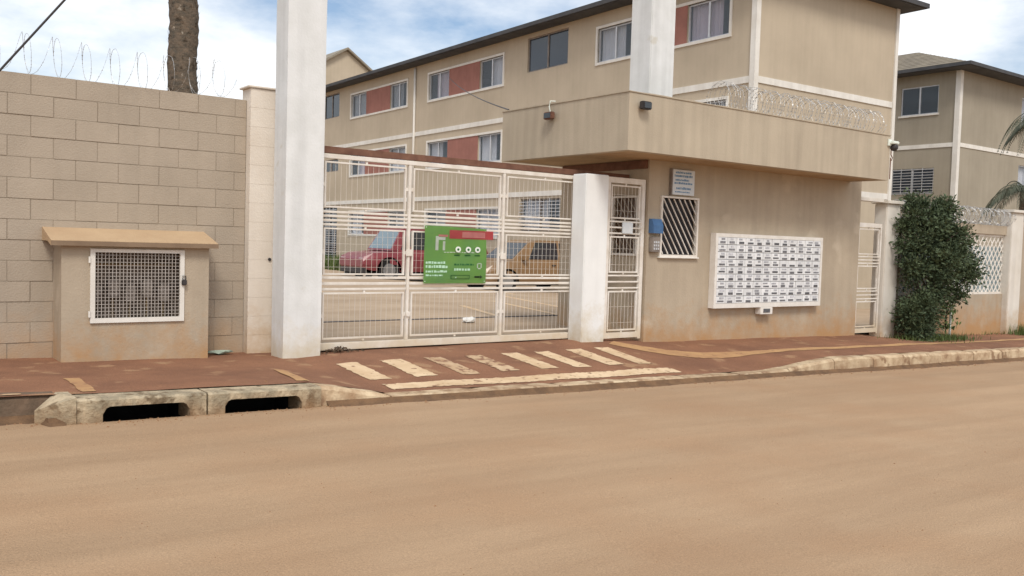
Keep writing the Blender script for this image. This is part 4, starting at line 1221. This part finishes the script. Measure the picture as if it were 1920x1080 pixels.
# ------------------------------------------------------------------ cars behind the gate
def car(name, label, cat, loc, rotz, paint, L, W, H, kind):
    t = thing(name, label, cat, loc, rotz, group='cars parked in the courtyard')
    # x forward; lower body by cross sections, half widths taper at the ends
    if kind == 'hatch':
        prof = [(-L*.5, .42, .78), (-L*.485, .30, .92), (-L*.30, .26, .95), (0, .25, .93), (L*.22, .25, .93), (L*.30, .26, .90), (L*.44, .28, .78), (L*.49, .34, .66), (L*.5, .40, .58)]
        cabin = [(-L*.47, .93), (-L*.40, H - .06), (-L*.25, H), (L*.02, H), (L*.10, H - .05), (L*.275, .915)]
    else:
        prof = [(-L*.5, .50, .92), (-L*.49, .40, 1.00), (-L*.30, .34, 1.02), (0, .33, 1.02), (L*.17, .33, 1.02), (L*.26, .34, 1.0), (L*.43, .36, .92), (L*.49, .42, .80), (L*.5, .50, .72)]
        cabin = [(-L*.46, 1.0), (-L*.42, H - .08), (-L*.33, H), (L*.16, H), (L*.215, H - .06), (L*.30, 1.01)]
    g = B(); rows = []
    for i, (x, z0, z1) in enumerate(prof):
        e = abs(x) / (L * .5)
        hw = W / 2 * (1 - .10 * max(0, (e - .8) / .2) ** 1.5)
        rows.append([g.bm.verts.new((x, s * hw * k, z)) for s, k, z in ((-1, .93, z0), (-1, 1.0, lerp(z0, z1, .35)), (-1, 1.0, lerp(z0, z1, .7)), (-1, .93, z1), (1, .93, z1), (1, 1.0, lerp(z0, z1, .7)), (1, 1.0, lerp(z0, z1, .35)), (1, .93, z0))])
    for i in range(len(rows) - 1):
        for k in range(8): g.bm.faces.new((rows[i][k], rows[i+1][k], rows[i+1][(k+1) % 8], rows[i][(k+1) % 8]))
    g.bm.faces.new(rows[0]); g.bm.faces.new(rows[-1][::-1])
    body = obj('body', g, paint, t, local=True, smooth=False)
    g = B(); rows = []
    zb, zt = cabin[0][1], H
    for x, z in cabin:
        k = (z - zb) / (zt - zb)
        rows.append((x, z, W / 2 * lerp(.90, .74, max(0, min(1, k)))))
    A = [g.bm.verts.new((x, -hw, z)) for x, z, hw in rows]; D = [g.bm.verts.new((x, hw, z)) for x, z, hw in rows]
    g.bm.faces.new(A); g.bm.faces.new(D[::-1])
    for i in range(len(rows) - 1): g.bm.faces.new((A[i], D[i], D[i+1], A[i+1]))
    obj('cabin', g, paint, t, local=True)
    # windows proud of the cabin sides
    def hwz(z): return W / 2 * lerp(.90, .74, (z - zb) / (zt - zb)) + .006
    zw0, zw1 = (zb + .05, H - .12) if kind == 'suv' else (zb + .03, H - .07)
    xs = [(cabin[0][0] + .20, -L*.16), (-L*.14, cabin[-2][0] - L*.045)]
    for s in (-1, 1):
        for (xa, xb) in xs:
            g = B()
            sh0 = .12 if xa < -L*.2 else 0; sh1 = .0
            top_b = xb - (0 if xb < 0 else .0)
            q = [(xa, zw0), (xb + (.30 if xb > 0 else 0), zw0), (top_b, zw1), (xa + sh0, zw1)]
            f = [g.bm.verts.new((a, s * hwz(z), z)) for a, z in q]; b2 = [g.bm.verts.new((a, s * (hwz(z) - .03), z)) for a, z in q]
            g.bm.faces.new(f); g.bm.faces.new(b2[::-1])
            for i in range(4): g.bm.faces.new((f[i], b2[i], b2[(i+1) % 4], f[(i+1) % 4]))
            obj('side_window', g, M['carglass'], t, local=True)
    def screen(p, q, m, nm):
        (xa, za), (xb, zb_) = p, q
        n = Vector((zb_ - za, 0, -(xb - xa))).normalized(); n = n if n.x * (1 if xa > 0 else -1) > 0 else -n
        g = B()
        a, b_ = .08, .92
        qq = []
        for f, s in ((a, -1), (a, 1), (b_, 1), (b_, -1)):
            x, z = lerp(xa, xb, f), lerp(za, zb_, f)
            qq.append(Vector((x, s * (hwz(z) - .07), z)))
        f0 = [g.bm.verts.new(v + n * .008) for v in qq]; f1 = [g.bm.verts.new(v - n * .02) for v in qq]
        g.bm.faces.new(f0); g.bm.faces.new(f1[::-1])
        for i in range(4): g.bm.faces.new((f0[i], f1[i], f1[(i+1) % 4], f0[(i+1) % 4]))
        obj(nm, g, m, t, local=True)
    screen(cabin[-1], cabin[-2], M['windscreen'] if kind == 'suv' else M['carglass'], 'windscreen')
    screen(cabin[0], cabin[1], M['carglass'], 'rear_window')
    wr = .31 if kind == 'hatch' else .37
    for xx in (-L*.31, L*.32):
        for s in (-1, 1):
            g = B(); g.tube([(xx, s * (W/2 - .19), wr), (xx, s * (W/2 - .005), wr)], wr, 20); wl = obj('wheel', g, M['tyre'], t, local=True)
            g = B(); g.tube([(xx, s * (W/2 - .01), wr), (xx, s * (W/2 + .004), wr)], wr * .62, 14); obj('rim', g, M['rim'], wl, local=True)
            g = B()
            n = 14
            a = [(xx + (wr + .07) * math.cos(PI * k / n), wr + (wr + .06) * math.sin(PI * k / n)) for k in range(n + 1)]
            b2 = [(xx + (wr + .01) * math.cos(PI * k / n), wr + (wr + .01) * math.sin(PI * k / n)) for k in range(n + 1)]
            f0 = [g.bm.verts.new((p, s * (W/2 + .008), z)) for p, z in a]; f1 = [g.bm.verts.new((p, s * (W/2 + .008), z)) for p, z in b2]
            for k in range(n): g.bm.faces.new((f0[k], f0[k+1], f1[k+1], f1[k]))
            bmesh.ops.solidify(g.bm, geom=g.bm.faces[:], thickness=.05)
            obj('wheel_arch', g, M['tyre'], t, local=True)
    for s in (-1, 1):
        z = lerp(prof[-2][1], prof[-2][2], .72)
        g = B(); g.box(L*.455, L*.497, s*W*.27, s*W*.43, z - .07, z + .07, .01); obj('headlight', g, M['lamp'], t, local=True)
        z = lerp(prof[1][1], prof[1][2], .7)
        g = B(); g.box(-L*.502, -L*.47, s*W*.33, s*W*.455, z - .1, z + .1, .01); obj('tail_light', g, M['tail'], t, local=True)
        g = B(); g.box(L*.17, L*.20, s*W*.47, s*W*.565, prof[4][2] + .0, prof[4][2] + .13, .015); obj('door_mirror', g, paint, t, local=True)
        g = B(); g.box(-L*.10, -L*.065, s*W*.5, s*W*.515, .78, .81); obj('door_handle', g, M['dark'], t, local=True)
    g = B(); g.box(-L*.47, L*.47, -W*.42, W*.42, .2, .30); obj('underbody', g, M['tyre'], t, local=True)
    for x, nm in ((L*.485, 'front_bumper'), (-L*.485, 'rear_bumper')):
        g = B(); g.box(x - .06, x + .06, -W*.44, W*.44, .28, .46, .02); obj(nm, g, M['dark'] if kind != 'hatch' else paint, t, local=True)
    return t
car('parked_car', 'red car parked in the courtyard behind the sliding gate, windscreen towards the column', 'car', (15.85, 26.6, zi(15.7, 26.6)), PI, M['carred'], 5.0, 1.85, 1.76, 'suv')
car('parked_car', 'ochre yellow car parked behind the sliding gate next to the green banner', 'car', (16.65, 21.6, zi(16.6, 21.6)), PI, M['caryel'], 4.1, 1.72, 1.52, 'hatch')

# ------------------------------------------------------------------ vegetation
def leaves(g, n, place, size, up=.2, rng=random):
    for _ in range(n):
        p, out_ = place()
        d = (out_ + Vector((rng.gauss(0, .7), rng.gauss(0, .7), rng.gauss(0, .6) + up))).normalized()
        e = d.cross(Vector((rng.gauss(0, 1), rng.gauss(0, 1), rng.gauss(0, 1)))).normalized()
        s = size * rng.uniform(.6, 1.3)
        m_ = p + d * s * .5
        nn = d.cross(e) * s * .08
        g.face([p, m_ + e * s * .24 + nn, p + d * s, m_ - e * s * .24 + nn])

rt = random.Random(5)
tree = thing('leafy_tree', 'dark green bushy young tree on the pavement before the lattice fence', 'tree', (16.2, 8.8, -.2))
g = B()
g.tube([(16.22, 8.82, -.3), (16.2, 8.8, .1), (16.16, 8.8, .5), (16.2, 8.78, 1.0), (16.1, 8.8, 1.6), (16.0, 8.8, 2.1)], [.085, .07, .06, .05, .03, .012], 8)
g.tube([(16.26, 8.83, -.3), (16.30, 8.80, .2), (16.42, 8.76, .7), (16.7, 8.74, 1.2), (17.0, 8.74, 1.5)], [.05, .045, .038, .025, .01], 7)
g.tube([(16.16, 8.84, -.3), (16.05, 8.85, .3), (15.8, 8.86, .8), (15.6, 8.85, 1.3)], [.045, .038, .028, .01], 7)
for k in range(26):
    z = rt.uniform(.3, 2.0); a = rt.uniform(0, 2*PI); l = rt.uniform(.3, .65)
    p = Vector((16.18, 8.8, z)); d = Vector((math.cos(a), math.sin(a) * .8, rt.uniform(.1, .7)))
    g.tube([p, p + d * l * .5 + Vector((0, 0, .02)), p + d * l], [.014, .009, .003], 5)
obj('trunk', g, M['bark2'], tree, smooth=True)
lobes = [  # centre, radii
    ((15.93, 8.85, 2.08), (.44, .42, .34)), ((15.72, 8.8, 1.72), (.42, .42, .36)), ((16.35, 8.8, 1.75), (.52, .45, .36)),
    ((15.75, 8.8, 1.25), (.50, .50, .38)), ((16.35, 8.75, 1.3), (.62, .55, .42)), ((16.8, 8.75, 1.52), (.40, .40, .28)),
    ((17.2, 8.75, 1.22), (.40, .34, .22)), ((16.9, 8.75, 1.02), (.45, .42, .28)), ((15.85, 8.75, .78), (.48, .5, .36)),
    ((16.5, 8.75, .74), (.42, .40, .26)), ((15.62, 8.75, .34), (.34, .36, .30)), ((15.95, 8.95, .22), (.30, .3, .28)), ((15.5, 8.7, .0), (.24, .26, .18)),
    ((16.3, 8.8, 2.1), (.22, .22, .2)), ((15.45, 8.8, 1.5), (.2, .2, .25))]
g = B()
clumps = []
lobes = [((lerp(16.15, c[0], .93), c[1], c[2]), (r[0] * .84, r[1] * .84, r[2] * .88)) for c, r in lobes]
subs = []
for c, r in lobes:
    for _ in range(4):
        d = Vector((rt.gauss(0, 1), rt.gauss(0, .8) - .3, rt.gauss(.2, .9))).normalized(); q = rt.uniform(.08, .17)
        subs.append(((c[0] + d.x * r[0] * .95, c[1] + d.y * r[1] * .95, c[2] + d.z * r[2] * .95), (q, q, q * rt.uniform(.7, 1.2))))
lobes = [(c, (r[0] * .86, r[1] * .86, r[2] * .86)) for c, r in lobes] + subs
for c, r in lobes:
    vol = r[0] * r[1] * r[2]
    for _ in range(int((34 if r[0] > .2 else 12) + vol * 420)):
        d = Vector((rt.gauss(0, 1), rt.gauss(0, 1), rt.gauss(0, 1))).normalized()
        k = rt.uniform(.45, 1.08) ** .7
        clumps.append((Vector((c[0] + d.x * r[0] * k, c[1] + d.y * r[1] * k, c[2] + d.z * r[2] * k)), d))
for cp, d in clumps:
    if noise.noise(cp * 3.6) > .16 and rt.random() < .85: continue
    cr = rt.uniform(.045, .10); lsz = rt.uniform(.05, .085)
    def place(cp=cp, d=d, cr=cr):
        q = Vector((rt.gauss(0, cr), rt.gauss(0, cr), rt.gauss(0, cr * .8)))
        return cp + q, (d + q.normalized() * .8)
    leaves(g, rt.randint(18, 30), place, lsz, .15, rt)
for _ in range(420):                                            # stray sprigs past the outline
    c, r = rt.choice(lobes)
    d = Vector((rt.gauss(0, 1), rt.gauss(0, 1), rt.gauss(0, 1))).normalized()
    b0 = Vector((c[0] + d.x * r[0], c[1] + d.y * r[1], c[2] + d.z * r[2]))
    for k in range(8):
        leaves(g, 1, lambda: (b0 + d * .026 * k, d), .06, .3, rt)
obj('crown', g, M['leaf'], tree, recalc=False)

sp = thing('young_sapling', 'small pale green sapling tied to a white stake beside the tree trunk', 'sapling', (16.95, 8.9, -.25))
g = B(); g.tube([(16.98, 8.9, -.3), (16.97, 8.9, .1), (16.99, 8.9, .42)], .012, 6); obj('stem', g, M['bark2'], sp)
g = B(); g.box(17.10, 17.135, 8.88, 8.91, -.3, .42); obj('stake', g, M['print'], sp)
g = B(); leaves(g, 160, lambda: (Vector((16.97 + rt.gauss(0, .09), 8.9 + rt.gauss(0, .08), rt.uniform(-.1, .45))), Vector((0, 0, .3))), .09, .4, rt)
obj('foliage', g, M['leaf2'], sp, recalc=False)
g = B()
def blades(n, fx, fy, h):
    for _ in range(n):
        x, y = fx(), fy()
        z = S(x, y); a = rt.uniform(0, 2*PI); l = h * rt.uniform(.4, 1.2); w_ = .006
        t = Vector((math.cos(a), math.sin(a), 0)) * l * rt.uniform(.1, .6)
        e = Vector((-math.sin(a), math.cos(a), 0)) * w_
        b0 = Vector((x, y, z)); g.face([b0 - e, b0 + e, b0 + t + Vector((0, 0, l))])
blades(1700, lambda: rt.gauss(16.3, .50), lambda: rt.gauss(8.72, .16), .11)
blades(420, lambda: rt.gauss(20.3, .22), lambda: rt.gauss(8.92, .10), .22)
blades(160, lambda: rt.uniform(18, 23), lambda: rt.gauss(9.1, .04), .08)
obj('grass_tufts', g, M['grass'], kind='stuff', recalc=False)
g = B()
for _ in range(3000):
    x, y = rt.uniform(16.5, 19), rt.uniform(33, 46); z = zi(x, y)
    a = rt.uniform(0, 2*PI); l = rt.uniform(.2, .7); b0 = Vector((x, y, z)); e = Vector((math.cos(a), math.sin(a), 0)) * .03
    g.face([b0 - e, b0 + e, b0 + Vector((rt.gauss(0, .1), rt.gauss(0, .1), l))])
obj('courtyard_grass', g, M['grass'], kind='stuff', recalc=False)

def palm(name, label, base, trunk_h, r0, r1, fr_len, nfr, seed, tm, droop=1.0, tilt=(0, 0)):
    R_ = random.Random(seed)
    t = thing(name, label, 'palm tree', base)
    bx_, by_, bz_ = base
    g = B()
    n = int(trunk_h / .07)
    pts, rs = [], []
    for i in range(n + 1):
        f = i / n
        pts.append((bx_ + tilt[0] * f + .01 * math.sin(i * .5), by_ + tilt[1] * f, bz_ + trunk_h * f)); rs.append(lerp(r0, r1, f) * (1.025 if i % 2 else .985) * R_.uniform(.97, 1.03))
    g.tube(pts, rs, 14)
    tr = obj('trunk', g, tm, t, smooth=True)
    g = B()                                                     # old leaf bases, torn fibre
    for _ in range(int(trunk_h * 90)):
        f = R_.random(); a = R_.uniform(0, 2*PI); rr = lerp(r0, r1, f)
        c = Vector((bx_ + tilt[0]*f + rr * .97 * math.cos(a), by_ + tilt[1]*f + rr * .97 * math.sin(a), bz_ + trunk_h * f)); o_ = Vector((math.cos(a), math.sin(a), 0)); e = Vector((-math.sin(a), math.cos(a), 0))
        h = R_.uniform(.03, .09); w_ = R_.uniform(.01, .035)
        g.face([c - e*w_, c + e*w_, c + o_ * R_.uniform(.01, .035) + Vector((0, 0, h))])
    obj('leaf_scars', g, tm, tr, recalc=False, kind='stuff')
    top = Vector(pts[-1])
    for k in range(nfr):
        a = 2*PI*k/nfr + R_.uniform(-.2, .2); el = R_.uniform(.0, 1.0)
        g = B(); path = []
        d = Vector((math.cos(a), math.sin(a), 0)); L_ = fr_len * R_.uniform(.8, 1.1)
        for i in range(13):
            f = i / 12
            path.append(top + d * L_ * f * (1 - .25 * f * droop) + Vector((0, 0, L_ * (el * f - (.55 + .5 * el) * droop * f * f))))
        g.tube(path, [.022 * (1 - .85 * i / 12) for i in range(13)], 5)
        side = Vector((-d.y, d.x, 0))
        for i in range(1, 13):
            for j in range(3):
                p = path[i-1].lerp(path[i], j / 3)
                ll = L_ * .24 * math.sin(PI * min(.97, (i + j/3) / 13 + .08)) + .05
                for s in (-1, 1):
                    dv = (side * s + (path[i]-path[i-1]).normalized() * .55 + Vector((0, 0, -.75 * droop + R_.uniform(-.2, .2)))).normalized()
                    e = Vector((0, 0, 1)).cross(dv).normalized() * .013
                    m_ = p + dv * ll * .5
                    g.face([p, m_ + e, p + dv * ll, m_ - e])
        obj('frond', g, M['frond'], t, recalc=False)
    return t
palm('palm_tree', 'rough brown palm trunk rising behind the block wall', (3.31, 11.05, 0), 8.2, .168, .155, 2.2, 12, 2, M['bark'])
palm('palm_tree', 'palm with drooping grey green fronds before the block with dark eaves', (31.3, 13.35, -.6), 6.6, .16, .12, 2.2, 17, 4, M['bark'], 1.25)
palm('palm_tree', 'low palm with drooping fronds beneath the taller palm', (31.0, 13.9, -.6), 4.2, .15, .12, 1.9, 14, 9, M['bark'], 1.3)

# ------------------------------------------------------------------ cables
def cable(label, pts, r, n=24, sag=.0):
    g = B(); P = [Vector(p) for p in pts]
    path = []
    for i in range(len(P) - 1):
        for k in range(n):
            f = k / n; q = P[i].lerp(P[i+1], f); q.z -= sag * 4 * f * (1 - f); path.append(q)
    path.append(P[-1]); g.tube(path, r, 5)
    return tag(obj('overhead_cable', g, M['dark']), label, 'cable')
cable('thin dark cable sagging from the apartment facade to the guardhouse roof corner', [(19.2, 30.2, 7.65), (8.05, 11.0, 3.29)], .011, 24, .12)
cable('black overhead cable slanting up across the sky over the block wall', [(-4.0, 9.3, -.6 + 2.2), (.98, 8.0, 2.45), (1.6, 7.85, 3.3), (4.0, 7.3, 6.6)], .009, 10, .0)
